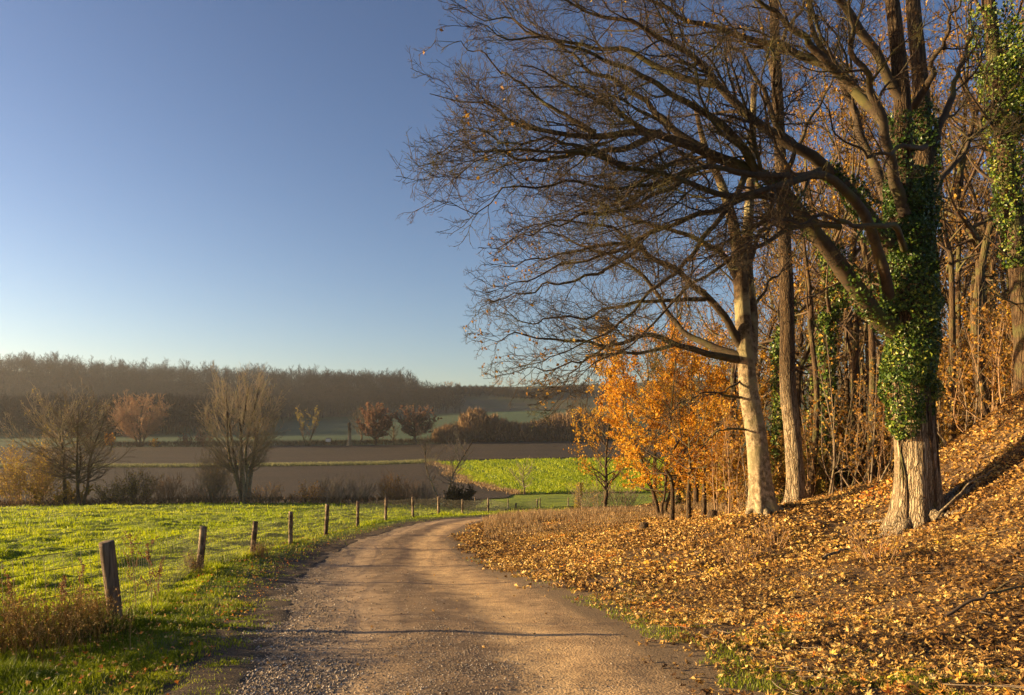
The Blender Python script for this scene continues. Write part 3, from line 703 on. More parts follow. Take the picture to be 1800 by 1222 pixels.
rootA, LA, L2A = great_tree('lime_tree', 'biggest spreading bare tree with an ivy covered trunk on the leafy bank, pale ribbed foot', (1612, 925, 17),
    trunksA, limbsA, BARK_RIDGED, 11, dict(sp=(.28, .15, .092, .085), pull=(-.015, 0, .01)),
    ivy=[([(1608, 715, 17), (1604, 640, 17), (1600, 560, 17), (1596, 460, 17), (1592, 370, 17.1), (1590, 300, 17.1)], [.34, .44, .46, .44, .38, .28], 24000, (.0, .12)),
         ([(1590, 770, 16.75), (1582, 730, 16.7), (1585, 690, 16.75), (1590, 640, 16.9)], [.10, .22, .34, .36], 2600, (.0, .08)),
         ([(1628, 730, 16.8), (1622, 690, 16.75), (1618, 640, 16.8)], [.05, .12, .2], 1100, (0, .06)), ([(1608, 745, 16.6), (1606, 700, 16.6), (1606, 650, 16.6)], [.05, .10, .18], 1100, (0, .06)),
         ([(1570, 580, 16.9), (1535, 545, 16.7), (1490, 480, 16.5), (1440, 420, 16.2), (1390, 350, 15.8), (1340, 310, 15.5)], [.26, .2, .14, .11, .09, .06], 2200, (.0, .1)),
         ([(1590, 420, 17), (1586, 300, 16.8), (1585, 200, 16.7)], [.26, .2, .14], 1800, (.0, .12)),
         ([(1622, 420, 17.4), (1624, 300, 17.6), (1620, 180, 17.8)], [.3, .24, .18], 3600, (.0, .14)),
         ([(1560, 430, 16.9), (1500, 345, 16.5), (1455, 300, 16.1)], [.24, .16, .1], 1600, (.0, .1))], leafn=1500)

Yc = 21.0
trunksB = [([(1343, 915, 21), (1338, 850, 21), (1328, 760, 21), (1316, 690, 21), (1312, 640, 21), (1306, 560, 21), (1302, 480, 21), (1300, 420, 21)], .315, .19, .6, 5),
           ([(1316, 640, 21.1), (1320, 560, 21.3), (1312, 470, 21.5), (1316, 380, 21.7), (1322, 280, 22), (1325, 150, 22)], .22, .08, 0, 3),
           ([(1300, 470, 21), (1290, 400, 20.8), (1270, 330, 20.6), (1240, 260, 20.4), (1220, 180, 20.2)], .18, .05, 0, 3)]
limbsB = [
 ([(1300, 632, 21), (1250, 625, 20.6), (1190, 606, 20.2), (1130, 592, 19.9), (1070, 602, 19.6), (1000, 600, 19.3), (930, 590, 19), (860, 600, 18.8), (800, 580, 18.6)], .115, .012),
 ([(1305, 625, 21), (1260, 612, 21.3), (1215, 590, 21.6), (1180, 555, 21.9), (1150, 510, 22), (1110, 470, 22), (1060, 440, 22), (990, 420, 22), (910, 400, 21.8)], .12, .012),
 ([(1303, 610, 21), (1280, 565, 20.7), (1245, 525, 20.4), (1200, 485, 20.1), (1150, 455, 19.8), (1100, 425, 19.6), (1030, 430, 19.4), (950, 450, 19.2), (880, 460, 19), (815, 475, 18.9)], .13, .012),
 ([(1300, 500, 21), (1270, 450, 20.8), (1220, 420, 20.5), (1160, 400, 20.3), (1100, 380, 20), (1030, 350, 19.8), (960, 340, 19.6)], .10, .012),
 ([(1190, 606, 20.2), (1130, 620, 19.8), (1060, 625, 19.4), (990, 640, 19), (930, 650, 18.8), (870, 665, 18.6), (840, 640, 18.5)], .06, .008),
 ([(1120, 440, 19.7), (1050, 480, 19.5), (980, 500, 19.3), (910, 510, 19.2), (850, 545, 19), (800, 570, 19)], .06, .008),
 ([(1240, 525, 20.4), (1170, 530, 20), (1090, 540, 19.6), (1010, 560, 19.3), (930, 560, 19), (860, 530, 18.8), (805, 520, 18.7)], .07, .008),
 ([(1150, 455, 19.8), (1080, 400, 19.7), (1000, 390, 19.6), (930, 400, 19.4), (860, 430, 19.3)], .06, .008),
 ([(1302, 700, 21), (1240, 690, 20.4), (1190, 715, 20), (1150, 740, 19.7), (1110, 760, 19.5)], .04, .006),
 ([(1308, 665, 21), (1270, 690, 20.6), (1230, 700, 20.2), (1180, 720, 19.9)], .035, .006),
 ([(1318, 755, 21), (1262, 755, 20.6), (1238, 780, 20.4), (1200, 800, 20.2), (1165, 805, 20)], .035, .006),
 ([(1305, 560, 21.2), (1350, 500, 21.8), (1390, 450, 22.2), (1420, 400, 22.5)], .07, .01),
 ([(1310, 480, 21.4), (1340, 400, 21.8), (1370, 320, 22), (1390, 240, 22.2)], .09, .012),
 ([(1080, 600, 19.6), (1020, 640, 19.3), (980, 680, 19.1), (950, 715, 19), (935, 735, 19)], .035, .006),
]
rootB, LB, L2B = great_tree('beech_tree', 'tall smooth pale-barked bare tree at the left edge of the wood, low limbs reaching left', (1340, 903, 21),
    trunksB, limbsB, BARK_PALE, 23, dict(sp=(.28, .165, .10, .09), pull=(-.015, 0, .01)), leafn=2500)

# third tree: straight pale trunk just behind
trunksC = [([(1396, 905, 23.5), (1398, 850, 23.5), (1393, 760, 23.5), (1385, 680, 23.5), (1384, 560, 23.5), (1380, 450, 23.5), (1374, 330, 23.6), (1368, 200, 23.7), (1362, 60, 23.8), (1360, -150, 24)], .27, .12, .6, 4)]
limbsC = [
 ([(1378, 420, 23.5), (1340, 340, 24), (1290, 280, 24.5), (1240, 200, 25)], .10, .015),
 ([(1374, 320, 23.5), (1410, 240, 24), (1450, 160, 24.5), (1470, 60, 25)], .10, .015),
 ([(1368, 220, 23.5), (1330, 140, 23), (1280, 60, 22.6), (1230, -30, 22)], .10, .015),
 ([(1362, 100, 23.5), (1400, 20, 23), (1440, -80, 23)], .09, .015),
 ([(1366, 150, 23.5), (1340, 60, 24.5), (1320, -60, 25)], .09, .015),
 ([(1384, 540, 23.5), (1430, 520, 24.2), (1475, 515, 24.8)], .03, .008)]
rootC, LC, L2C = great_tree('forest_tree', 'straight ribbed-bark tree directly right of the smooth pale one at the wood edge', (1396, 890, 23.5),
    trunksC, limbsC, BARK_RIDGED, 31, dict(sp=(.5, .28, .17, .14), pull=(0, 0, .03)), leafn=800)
# ------------------------------------------------------------------ the wood behind: one of each kind, then copies
rg = np.random.default_rng(41)
def P3_(px, Y, dz=0):
    p = on(px, Y); p[2] += dz - .05; return p
G_WOOD = 'slender bare trees deep in the wood'
protos = []
specs = [dict(h=17, spread=3.6, trunk_h=6, r=.19, nlimb=15), dict(h=19, spread=3.2, trunk_h=8, r=.22, nlimb=14), dict(h=15, spread=4.0, trunk_h=4, r=.15, nlimb=16, stems=1),
         dict(h=16, spread=3.4, trunk_h=5, r=.16, nlimb=18, stems=2, stemspread=.12)]
LB = ['bare forest tree among the crowded trunks of the wood behind the ivy tree', 'taller clean-stemmed tree among the crowded trunks deep in the wood',
      'slim low-branched bare tree among the crowded trunks in the wood', 'twin-stemmed bare tree among the crowded trunks in the wood']
wood_spots = [(1150, 58), (1190, 48), (1255, 62), (1290, 45), (1340, 38), (1362, 52), (1420, 45), (1440, 66), (1465, 52), (1510, 41), (1525, 58), (1548, 36), (1580, 48),
              (1640, 34), (1665, 44), (1690, 30), (1715, 52), (1735, 36), (1770, 42), (1800, 31), (1830, 47), (1690, 64), (1750, 62), (1860, 34), (1600, 66), (1390, 72), (1320, 70),
              (1655, 27), (1720, 25.5), (1900, 28), (1960, 40), (1500, 74), (1405, 33), (1432, 38), (1475, 40), (1505, 46), (1528, 34), (1562, 42), (1322, 44), (1350, 48), (1672, 37), (1705, 42), (1742, 31), (1785, 38), (1385, 36), (1450, 34), (1490, 37), (1540, 45), (1400, 50), (1575, 34), (1650, 52), (1765, 50), (1815, 44), (1728, 44)]
cp = []
for i, (px, Y) in enumerate(wood_spots):
    k = i % 4; loc = P3_(px, Y, -.1)
    if i < 4:
        o = open_tree('forest_tree', LB[k], 'tree', loc, rg, twig=TWIG, bark=BARK_BROWN, leaf=LEAF_SHADED, nleaf=1300, lsize=.10, levels=(.55, .36, .26), narrow=.3,
                      group=G_WOOD, crown_up=.07, tw=.0065, leafzone=(.05, 1), ivy=(1000 if k == 1 else 0), **specs[k]); cp.append(o)
    else:
        dup(cp[k], loc, rg.random() * 6.28, .85 + .35 * rg.random(), LB[k], G_WOOD)

# trees one can single out at the wood edge
def straight(name, label, px, Y, top, r, seed, bark=BARK_BROWN, ivy=0, lean=0, nl=9, h=16, twigleaf=900, spread=3):
    r2 = np.random.default_rng(seed)
    return open_tree(name, label, 'tree', P3_(px, Y, -.1), r2, h=h, spread=spread, trunk_h=h * .42, r=r, nlimb=nl, bark=bark, twig=TWIG, leaf=LEAF_SHADED, nleaf=twigleaf,
                     lsize=.1, levels=(.7, .42, .28), crown_up=.05, tw=.006, ivy=ivy, lean=lean, leafzone=(.1, 1))
straight('forest_tree', 'ivy-wrapped straight trunk just right of the ribbed pale tree, on the bank edge', 1458, 30, 400, .30, 5, ivy=3800, lean=-.6, h=18)
straight('forest_tree', 'clean-stemmed tree between the ivy-wrapped trunk and the huge ivy tree', 1488, 32, 380, .30, 6, lean=-.3, h=19)
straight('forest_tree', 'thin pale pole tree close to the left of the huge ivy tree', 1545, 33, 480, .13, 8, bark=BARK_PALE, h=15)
straight('forest_tree', 'dark ivy-speckled trunk showing between the two pale wood-edge trees', 1368, 31, 430, .22, 9, ivy=2400, h=17)
straight('forest_tree', 'bare tree with lit brown trunk at the top of the steep bank', 1712, 27, 100, .17, 12, h=15)

straight('forest_tree', 'slim dark pole squeezed between the ribbed tree and the ivy-wrapped one', 1422, 28, 400, .14, 21, h=17, nl=7)
straight('forest_tree', 'dark lean tree right behind the clean-stemmed one near the huge ivy tree', 1508, 31, 400, .2, 22, h=18, lean=.4)
straight('forest_tree', 'thick dark trunk just left of the smooth pale tree, further in', 1290, 36, 400, .24, 23, h=17)
straight('forest_tree', 'dark straight trunk against the huge ivy tree on its left side', 1528, 27.5, 400, .17, 24, h=18)
straight('forest_tree', 'slim brown trunk close right of the huge ivy tree', 1672, 25, 400, .14, 25, h=16)
straight('forest_tree', 'brown trunk on the bank between the huge ivy tree and the leaning ivy one', 1742, 24, 400, .18, 26, h=17, lean=-.5)
# the tall ivy tree at the right edge
r2 = np.random.default_rng(77)
Pv = [(1808, 720, 20), (1802, 600, 20), (1792, 480, 20), (1784, 400, 20), (1772, 300, 20), (1760, 200, 20), (1748, 100, 20), (1735, -20, 20), (1720, -200, 20)]
o0 = PX(1808, 700, 20); o0[2] = h1(o0[0], 20) - .1
rootI = empty('ivy_tree', o0, 'leaning tree at the top of the bank, its upper trunk smothered in bright green ivy', 'tree')
tm = MB(); trunk_tube(tm, [PX(*p) for p in Pv], .29, .12, S=24, K=60, flare=.3); ch = [tm.build('trunk', BARK_BROWN, rootI, origin=o0)]
cm = MB(); L = px_limbs([([(1785, 400, 20), (1840, 330, 20), (1900, 250, 20)], .08, .02), ([(1765, 250, 20), (1715, 180, 19.4), (1670, 110, 19)], .06, .01), ([(1772, 330, 20), (1720, 300, 20.4), (1680, 240, 20.7)], .05, .01),
     ([(1755, 150, 20), (1800, 70, 19.5), (1850, 0, 19)], .08, .02), ([(1792, 470, 20), (1750, 430, 19.6), (1715, 400, 19.3)], .03, .008), ([(1796, 540, 20), (1755, 520, 19.6), (1725, 500, 19.3)], .03, .008),
     ([(1740, 40, 20), (1700, -20, 20), (1660, -80, 20)], .06, .01)])
P1, R1 = pad(L, 12); tubes(P1, R1, 6, cm); P2, R2 = grow(r2, P1, R1, .4, .45, .4, 2, up=.04, rmin=.008); tubes(P2, R2, 4, cm)
P3, R3 = grow(r2, P2, R2, .22, .45, .2, 1, K=5, up=.03, rmin=.005); tubes(P3, R3, 3, cm); P4, R4 = grow(r2, P3, R3, .14, .45, .1, .5, K=4, rmin=.0035); tubes(P4, R4, 3, cm)
ch.append(cm.build('crown', TWIG, rootI, origin=o0))
im = MB()
for pts, rr_, n, off in [([(1790, 470, 20), (1775, 330, 20), (1762, 210, 20), (1750, 110, 20), (1738, 0, 20), (1730, -80, 20)], [.2, .24, .28, .34, .38, .38], 6500, (0, .2)),
                         ([(1765, 150, 20), (1800, 90, 19.7), (1840, 60, 19.4), (1880, 80, 19.2)], [.3, .42, .5, .5], 5000, (0, .4)), ([(1770, 230, 20), (1805, 180, 19.8), (1840, 170, 19.6)], [.2, .35, .3], 3500, (0, .3))]:
    P = spline([PX(*p) for p in pts], 20); Rr = np.interp(np.linspace(0, 1, 20), np.linspace(0, 1, len(rr_)), rr_)
    p, W = on_tubes(P[None], Rr[None] * .8, n, r2, 0, 1, off); k = vnoise(p[:, 0] * 2, p[:, 2] * 2, 3) > .3
    p = p[k] + W[k] * (.3 * (vnoise(p[k, 0] * 2.5, p[k, 2] * 2.5, 5) - .3))[:, None]; leaves(im, p, .08, r2, face=W[k], rnd=np.clip(.15 + .85 * r2.random(len(p)), 0, 1))
ch.append(im.build('ivy', IVY, rootI, origin=o0, smooth=False)); finish_tree(rootI, ch)

# the orange maple and the golden trees round it
r2 = np.random.default_rng(5)
open_tree('orange_maple', 'dense orange-leaved small tree left of the smooth pale trunk', 'tree', P3_(1165, 33), r2, h=8.8, spread=3.5, trunk_h=1.1, stems=3, r=.12, nlimb=30, bark=BARK_BROWN,
          leaf=LEAF_ORANGE, nleaf=21000, lsize=.105, levels=(.45, .28, .2), crown_up=0, leafzone=(.08, 1), cz0=.16)
open_tree('golden_tree', 'golden-leaved small tree close behind the smooth pale trunk', 'tree', P3_(1268, 35), r2, h=8.2, spread=3.3, trunk_h=1.6, stems=2, r=.12, nlimb=20, leaf=LEAF_GOLD, nleaf=15000, lsize=.10, levels=(.5, .3, .22), crown_up=0, cz0=.1, leafzone=(.05, 1))
open_tree('copper_tree', 'bronze-leaved taller tree rising behind the orange one', 'tree', P3_(1222, 42), r2, h=11, spread=3.4, trunk_h=3, stems=1, r=.16, nlimb=20, leaf=LEAF_BROWN, nleaf=13000, lsize=.11, levels=(.5, .3, .22), crown_up=.02, leafzone=(.1, 1))
open_tree('half_bare_tree', 'half-bare tree with a few yellow leaves at the bend of the track', 'tree', P3_(1066, 56), r2, h=10.2, spread=3.6, trunk_h=1.6, stems=1, r=.17, nlimb=22, leaf=LEAF_GOLD, nleaf=2200, lsize=.16, levels=(.45, .28, .2), crown_up=.08, leafzone=(.15, .8), twig=TWIG)
for px, Y, h, lab in [(1180, 29, 5.0, 'leftmost dark crooked stem under the orange tree'), (1212, 28, 4.6, 'leaning crooked stem under the orange tree, right of the leftmost one'), (1237, 29.5, 5.2, 'short thick dark stem under the orange tree, nearest the pale trunk')]:
    open_tree('understorey_tree', lab, 'tree', P3_(px, Y), r2, h=h, spread=1.8, trunk_h=1.7, stems=1, r=.11, nlimb=9, leaf=LEAF_ORANGE, nleaf=1500, lsize=.10, levels=(.4, .3, .22), lean=r2.normal() * .3, leafzone=(.3, 1), twig=TWIG)

# undergrowth: leafy shrubs and saplings, copied
ORD = ['leftmost', 'second', 'third', 'fourth', 'fifth', 'sixth', 'seventh', 'eighth', 'ninth', 'tenth', 'eleventh', 'twelfth', 'thirteenth', 'fourteenth', 'fifteenth', 'sixteenth', 'seventeenth', 'eighteenth', 'nineteenth', 'twentieth', 'twenty-first', 'twenty-second', 'twenty-third', 'twenty-fourth', 'twenty-fifth', 'twenty-sixth', 'twenty-seventh', 'twenty-eighth', 'twenty-ninth', 'thirtieth']
def ordinals(items, text):
    # items: (px, object, kind index); number each kind from the left
    for k in sorted({i[2] for i in items}):
        for q, (px, o, _) in enumerate(sorted([i for i in items if i[2] == k], key=lambda i: i[0])):
            o['label'] = ORD[q] + (' ' if q == 0 else ' from the left ') + 'of the ' + text[k]
G_UN = 'leafy shrubs of the wood edge'
ul = ['gold-leaved shrub in the undergrowth of the wood', 'bronze-leaved shrub in the undergrowth of the wood', 'yellow and green shrub in the undergrowth of the wood']
up_ = []; unl = []
spots = [(1300, 33), (1345, 34), (1432, 36), (1405, 30), (1500, 37), (1530, 33), (1560, 38), (1372, 42), (1450, 44), (1590, 44), (1640, 30), (1670, 26), (1700, 33), (1745, 29), (1780, 26), (1825, 24), (1720, 40), (1660, 38), (1790, 35), (1850, 30),
         (1240, 44), (1310, 50), (1420, 54), (1520, 50), (1610, 36), (1690, 45), (1760, 45), (1340, 60), (1480, 60), (1900, 36), (1200, 52), (1395, 37), (1475, 34), (1520, 43), (1360, 30), (1445, 31), (1655, 33), (1685, 29), (1735, 34), (1770, 31), (1810, 28), (1550, 47)]
for i, (px, Y) in enumerate(spots):
    k = i % 3; loc = P3_(px, Y)
    if i < 3:
        o = bush('leafy_shrub', ul[k], 'shrub', loc, rg, h=[3.6, 4.6, 3.0][k], wdt=[3.4, 3.6, 3][k], stems=12, sp=.35, twig=TWIG, leaf=[LEAF_GOLD, LEAF_SHADED, LEAF_OLIVE][k], nleaf=5200, lsize=.085, group=G_UN); up_.append(o); unl.append((px, o, k))
    else:
        k = [0, 1, 1, 2][i % 4] if px < 1600 else [1, 1, 0, 1][i % 4]
        unl.append((px, dup(up_[k], loc, rg.random() * 6.28, .8 + .5 * rg.random() * (1 if px < 1600 else 1.3), ul[k], G_UN), k))
ordinals(unl, ['gold-leaved shrubs in the undergrowth of the wood', 'bronze-leaved shrubs in the undergrowth of the wood', 'yellow-green shrubs in the undergrowth of the wood'])
G_SA = 'thin saplings along the bank'
sl_ = ['tall thin sapling with pale stems standing before the wood', 'thin forked sapling with sparse orange leaves before the wood']
sp_ = []; sal = []
for i, (px, Y) in enumerate([(1522, 24), (1762, 21.5), (1495, 26), (1425, 28), (1468, 25), (1560, 27), (1700, 24), (1735, 22.5), (1780, 24), (1540, 25), (1680, 25), (1820, 22), (1322, 27), (1290, 26), (1440, 33), (1262, 27)]):
    k = i % 2; loc = P3_(px, Y)
    if i < 2:
        sp_.append(bush('sapling', sl_[k], 'sapling', loc, rg, h=[5.2, 4.2][k], wdt=[2.2, 2.6][k], stems=[4, 6][k], sp=.4, twig=[TWIG_GREY, TWIG_RED][k], leaf=LEAF_BROWN, nleaf=[120, 420][k], lsize=.1, group=G_SA, tw=.005, up=.06)); sal.append((px, sp_[-1], k))
    else: sal.append((px, dup(sp_[k], loc, rg.random() * 6.28, .7 + .6 * rg.random(), sl_[k], G_SA), k))
ordinals(sal, ['pale few-stemmed saplings standing before the wood', 'reddish many-stemmed saplings standing before the wood'])
# ------------------------------------------------------------------ trees and shrubs along the brow of the pasture
rg = np.random.default_rng(61)
T, S_ = 'tree', 'shrub'
bush('yellow_bush', 'large yellowing bush at the far left end of the pasture', S_, P3_(42, 83), rg, h=7.4, wdt=10, stems=44, sp=.4, twig=TWIG_RED, leaf=LEAF_YEL, nleaf=7000, lsize=.15, tw=.011)
bush('yellow_bush', 'low bright yellow bush beneath the two bare trees on the left', S_, P3_(98, 84), rg, h=3.0, wdt=7, stems=20, sp=.4, twig=TWIG, leaf=LEAF_YEL, nleaf=4500, lsize=.17, tw=.011)
open_tree('bare_tree', 'bare round-crowned tree rising from behind the yellowing bush', T, P3_(113, 83), rg, h=13.4, spread=5.6, trunk_h=3.2, r=.24, nlimb=44, levels=(.55, .36, .27), tw=.012, crown_up=.05, lean=-.6, cz0=.22, twig=TWIG_PALE, nleaf=700, lsize=.14, leaf=LEAF_OLIVE)
open_tree('bare_tree', 'bare tree with forked dark trunk right of the yellowing bush', T, P3_(141, 82), rg, h=13.0, spread=4.6, trunk_h=2.4, stems=3, r=.22, nlimb=36, levels=(.5, .34, .27), tw=.012, crown_up=.06, lean=.8, cz0=.22, twig=TWIG, stemspread=.2)
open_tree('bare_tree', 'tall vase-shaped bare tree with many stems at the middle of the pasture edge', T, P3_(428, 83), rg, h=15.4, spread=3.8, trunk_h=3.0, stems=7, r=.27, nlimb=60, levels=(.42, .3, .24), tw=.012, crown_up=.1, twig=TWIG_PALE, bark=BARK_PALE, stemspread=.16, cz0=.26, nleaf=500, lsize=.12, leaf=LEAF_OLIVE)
sh = [(196, 2.6, 4, TWIG, LEAF_OLIVE, 900, 'low olive-tinged shrub just right of the forked bare tree'), (240, 3.6, 4.4, TWIG, LEAF_OLIVE, 1300, 'greenish-brown shrub, second right of the forked bare tree'),
      (293, 3.4, 5, TWIG_RED, None, 0, 'dark leafless shrub between the greenish shrub and the vase-shaped tree'), (345, 2.2, 4, TWIG_RED, None, 0, 'low leafless shrub a little left of the pale twiggy one'),
      (378, 6.0, 3.2, TWIG_PALE, LEAF_OLIVE, 300, 'pale upright twiggy shrub touching the vase-shaped tree on its left'), (462, 2.4, 4.5, TWIG_RED, LEAF_BROWN, 200, 'thin reddish shrub under the right side of the vase-shaped tree'),
      (545, 2.3, 3.6, TWIG_RED, LEAF_ORANGE, 500, 'low orange-tinged shrub, leftmost of the middle thicket'), (585, 3.0, 4.4, TWIG_PALE, None, 0, 'rounded grey-brown shrub next to the orange-tinged one'),
      (628, 3.1, 4.2, TWIG_PALE, None, 0, 'paler rounded shrub at the right end of its pair'), (690, 3.5, 3.2, TWIG_RED, LEAF_BROWN, 500, 'reddish upright shrub left of the crooked lichened tree'),
      (722, 2.8, 3.6, TWIG_RED, None, 0, 'brown leafless shrub between the reddish one and the crooked tree'), (752, 2.6, 3.2, TWIG_PALE, None, 0, 'small pale shrub at the foot of the crooked lichened tree'),
      (1040, 2.3, 3.6, TWIG_PALE, LEAF_OLIVE, 150, 'pale twiggy shrub left of the half-bare tree at the bend'), (1095, 2.0, 3.6, TWIG_PALE, None, 0, 'low grey twiggy shrub right of the half-bare tree at the bend')]
for px, h, wd, tw_, lf_, nl, lab in sh:
    bush('bare_shrub', lab, S_, P3_(px, 83.5 if px < 900 else 60), rg, h=h * 1.2, wdt=wd * 1.15, stems=34, sp=.3, twig=tw_, leaf=lf_, nleaf=nl, lsize=.13, tw=.0095)
bush('dark_bush', 'dark dense rounded bush by the crooked lichened tree', S_, P3_(807, 82), rg, h=2.9, wdt=3.4, stems=26, sp=.25, twig=TWIG, leaf=leafmat('dark_leaf', [(0, (.02, .02, .008)), (1, (.10, .075, .02))], .2), nleaf=4500, lsize=.14, tw=.012)
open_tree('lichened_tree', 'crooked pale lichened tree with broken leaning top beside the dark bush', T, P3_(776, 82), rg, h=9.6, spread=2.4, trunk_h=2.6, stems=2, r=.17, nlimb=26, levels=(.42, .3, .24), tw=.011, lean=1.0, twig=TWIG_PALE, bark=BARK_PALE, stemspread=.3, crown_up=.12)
open_tree('lone_tree', 'small bare tree alone on the edge of the bright crop field', T, P3_(922, 127), rg, h=6.6, spread=2.6, trunk_h=1.2, r=.14, nlimb=16, levels=(.5, .36, .3), tw=.014, twig=TWIG_PALE)
# ivy-covered stump at the bend
p = P3_(1015, 64); r_ = empty('ivy_stump', p, 'thin leaning dead stump wrapped in ivy beyond the bend of the track', 'stump')
m = MB(); trunk_tube(m, [p, p + [.1, 0, 1.3], p + [.25, 0, 2.4]], .12, .09, S=10, K=12, flare=.2); m.build('trunk', BARK_BROWN, r_, origin=p)
m = MB(); Pk = spline([p, p + [.1, 0, 1.3], p + [.25, 0, 2.4]], 10)[None]; q, W = on_tubes(Pk, np.full((1, 10), .14), 900, rg, 0, 1, (0, .2)); leaves(m, q, .12, rg, face=W, rnd=.5 + .5 * rg.random(len(q))); m.build('ivy', LEAF_OLIVE, r_, origin=p, smooth=False)

# ------------------------------------------------------------------ the valley
open_tree('valley_tree', 'large pale round-crowned tree beyond the far plough field, behind the left trees', T, P3_(246, 266), rg, h=19, spread=8.6, trunk_h=2, stems=4, r=.5, nlimb=60, levels=(.9, .65, .5), tw=.04, twig=TWIG_RED, l3=.5, nleaf=2600, lsize=.5, leaf=LEAF_RED, leafzone=(.1, 1))
bush('orange_bush', 'red-orange bush by the far field, just right of the left bare trees', S_, P3_(191, 264), rg, h=5.2, wdt=5, stems=14, sp=.6, leaf=LEAF_ORANGE, nleaf=900, lsize=.5, tw=.03)
bush('orange_bush', 'small bright orange bush at the foot of the pale round-crowned tree', S_, P3_(273, 263), rg, h=3.4, wdt=3.8, stems=12, sp=.6, leaf=LEAF_GOLD, nleaf=700, lsize=.45, tw=.03)
bush('russet_bush', 'faded pinkish bush on the far field edge, left of the russet one', S_, P3_(325, 266), rg, h=4.6, wdt=6, stems=18, sp=.7, leaf=LEAF_RED, nleaf=500, lsize=.45, tw=.035)
bush('russet_bush', 'russet bush on the far field edge seen beside the vase-shaped tree', S_, P3_(358, 265), rg, h=5.8, wdt=6.5, stems=18, sp=.7, leaf=LEAF_RED, nleaf=1200, lsize=.45, tw=.035)
open_tree('poplar_tree', 'narrow tuft-topped tree alone on the far field edge, middle left', T, P3_(540, 263), rg, h=15, spread=3.0, trunk_h=2, stems=2, r=.35, nlimb=18, levels=(.9, .7, .5), tw=.04, twig=TWIG_GREY, nleaf=700, lsize=.45, leaf=LEAF_OLIVE)
open_tree('valley_tree', 'greyish bare tree close behind the russet-leaved tree', T, P3_(636, 285), rg, h=14.5, spread=5, trunk_h=2, r=.4, nlimb=24, levels=(1, .75, .55), tw=.045, twig=TWIG)
open_tree('russet_tree', 'round russet-leaved tree left of the dark-trunked oak in the valley', T, P3_(661, 262), rg, h=15.2, spread=5.6, trunk_h=1.6, r=.45, nlimb=46, levels=(.8, .6, .45), tw=.04, leaf=LEAF_RED, nleaf=9000, lsize=.5, leafzone=(.1, 1))
open_tree('oak_tree', 'spreading oak with dark trunk and russet top in the valley', T, P3_(729, 262), rg, h=14, spread=6.8, trunk_h=2.6, r=.62, nlimb=42, levels=(.8, .6, .45), tw=.045, leaf=LEAF_RED, nleaf=4200, lsize=.5, leafzone=(.3, 1), bark=BARK_DARK)
open_tree('valley_tree', 'thin bare tree between the russet tree and the oak', T, P3_(692, 268), rg, h=9, spread=3.4, trunk_h=1.6, r=.25, nlimb=18, levels=(.9, .7, .5), tw=.04)
p = P3_(614, 262); m = MB(); trunk_tube(m, [p, p + [.1, 0, 4], p + [-.1, 0, 8.4]], .7, .5, S=12, K=20, flare=.5, fh=.8, ridge=.12)
for q in [((0, 0, 5), (1.1, 0, 6.4)), ((0, 0, 7), (-.9, .3, 7.9))]: tubes(spline([p + q[0], p + q[1]], 4)[None], np.array([[.2, .17, .14, .1]]), 6, m)
tag(m.build('dead_tree', BARK_PALE, origin=p), 'tall broken dead trunk without crown standing on the far field edge', 'dead trunk')
# raised box on legs
def box(mb, c, sz, r=.5):
    c = np.asarray(c, float); s_ = np.asarray(sz) / 2
    v = np.array([[x, y, z] for x in (-1, 1) for y in (-1, 1) for z in (-1, 1)]) * s_ + c
    mb.add(v, [[0, 1, 3, 2], [4, 6, 7, 5], [0, 4, 5, 1], [2, 3, 7, 6], [0, 2, 6, 4], [1, 5, 7, 3]], r=r)
PALE, n_, l_, b_ = newmat('pale_boards'); b_.inputs['Base Color'].default_value = (.5, .5, .46, 1)
p = P3_(577, 261); rr0 = empty('raised_hide', p, 'small pale box hide on legs in the green meadow behind the far field', 'hide')
m = MB(); box(m, p + [0, 0, 2.3], (1.5, 1.3, 1.1)); m.build('cabin', PALE, rr0, origin=p, smooth=False)
m = MB(); box(m, p + [0, 0, 2.95], (2, 1.8, .14)); m.build('roof', BARK_DARK, rr0, origin=p, smooth=False)
for a in (-.6, .6):
    for b in (-.5, .5):
        m = MB(); tubes(spline([p + [a * 1.2, b * 1.2, -.2], p + [a, b, 1.8]], 3)[None], np.full((1, 3), .07), 5, m); m.build('leg', BARK_BROWN, rr0, origin=p)

# bushy thicket and hedge lines: brush nobody could count
def brush(name, label, cat, pts, n, hh, mat, sliver=.5, seed=3, rn=None):
    r3 = np.random.default_rng(seed); mb = MB(); pts = np.asarray(pts)
    i = r3.integers(0, len(pts), n); c = pts[i]; z = r3.random(n) ** .8; hs = hh[i] if np.ndim(hh) else hh
    w_ = np.sqrt(np.maximum(1 - (z * .95) ** 2.5, .05))
    b = c + np.stack([r3.normal(size=n) * 1.3 * w_, r3.normal(size=n) * 1.1 * w_, z * hs], 1)
    d = norm(np.stack([r3.normal(size=n) * .5, r3.normal(size=n) * .5, np.ones(n)], 1)); L_ = sliver * (.5 + r3.random(n))[:, None] * 2.2
    s_ = norm(np.cross(d, r3.normal(size=(n, 3)))) * sliver * .16
    v = np.stack([b - s_, b + s_, b + d * L_], 1); mb.add(v.reshape(-1, 3), t=np.arange(n * 3).reshape(-1, 3), r=np.repeat(r3.random(n), 3))
    o = mb.build(name, mat, smooth=False); return tag(o, label, cat, kind='stuff')
BR = leafmat('brush', [(0, (.06, .035, .022)), (.6, (.15, .095, .055)), (1, (.22, .15, .08))], 0)
BRP = leafmat('brush_pale', [(0, (.13, .08, .045)), (.6, (.24, .155, .085)), (1, (.26, .18, .10))], 0)
pts = []; hs = []
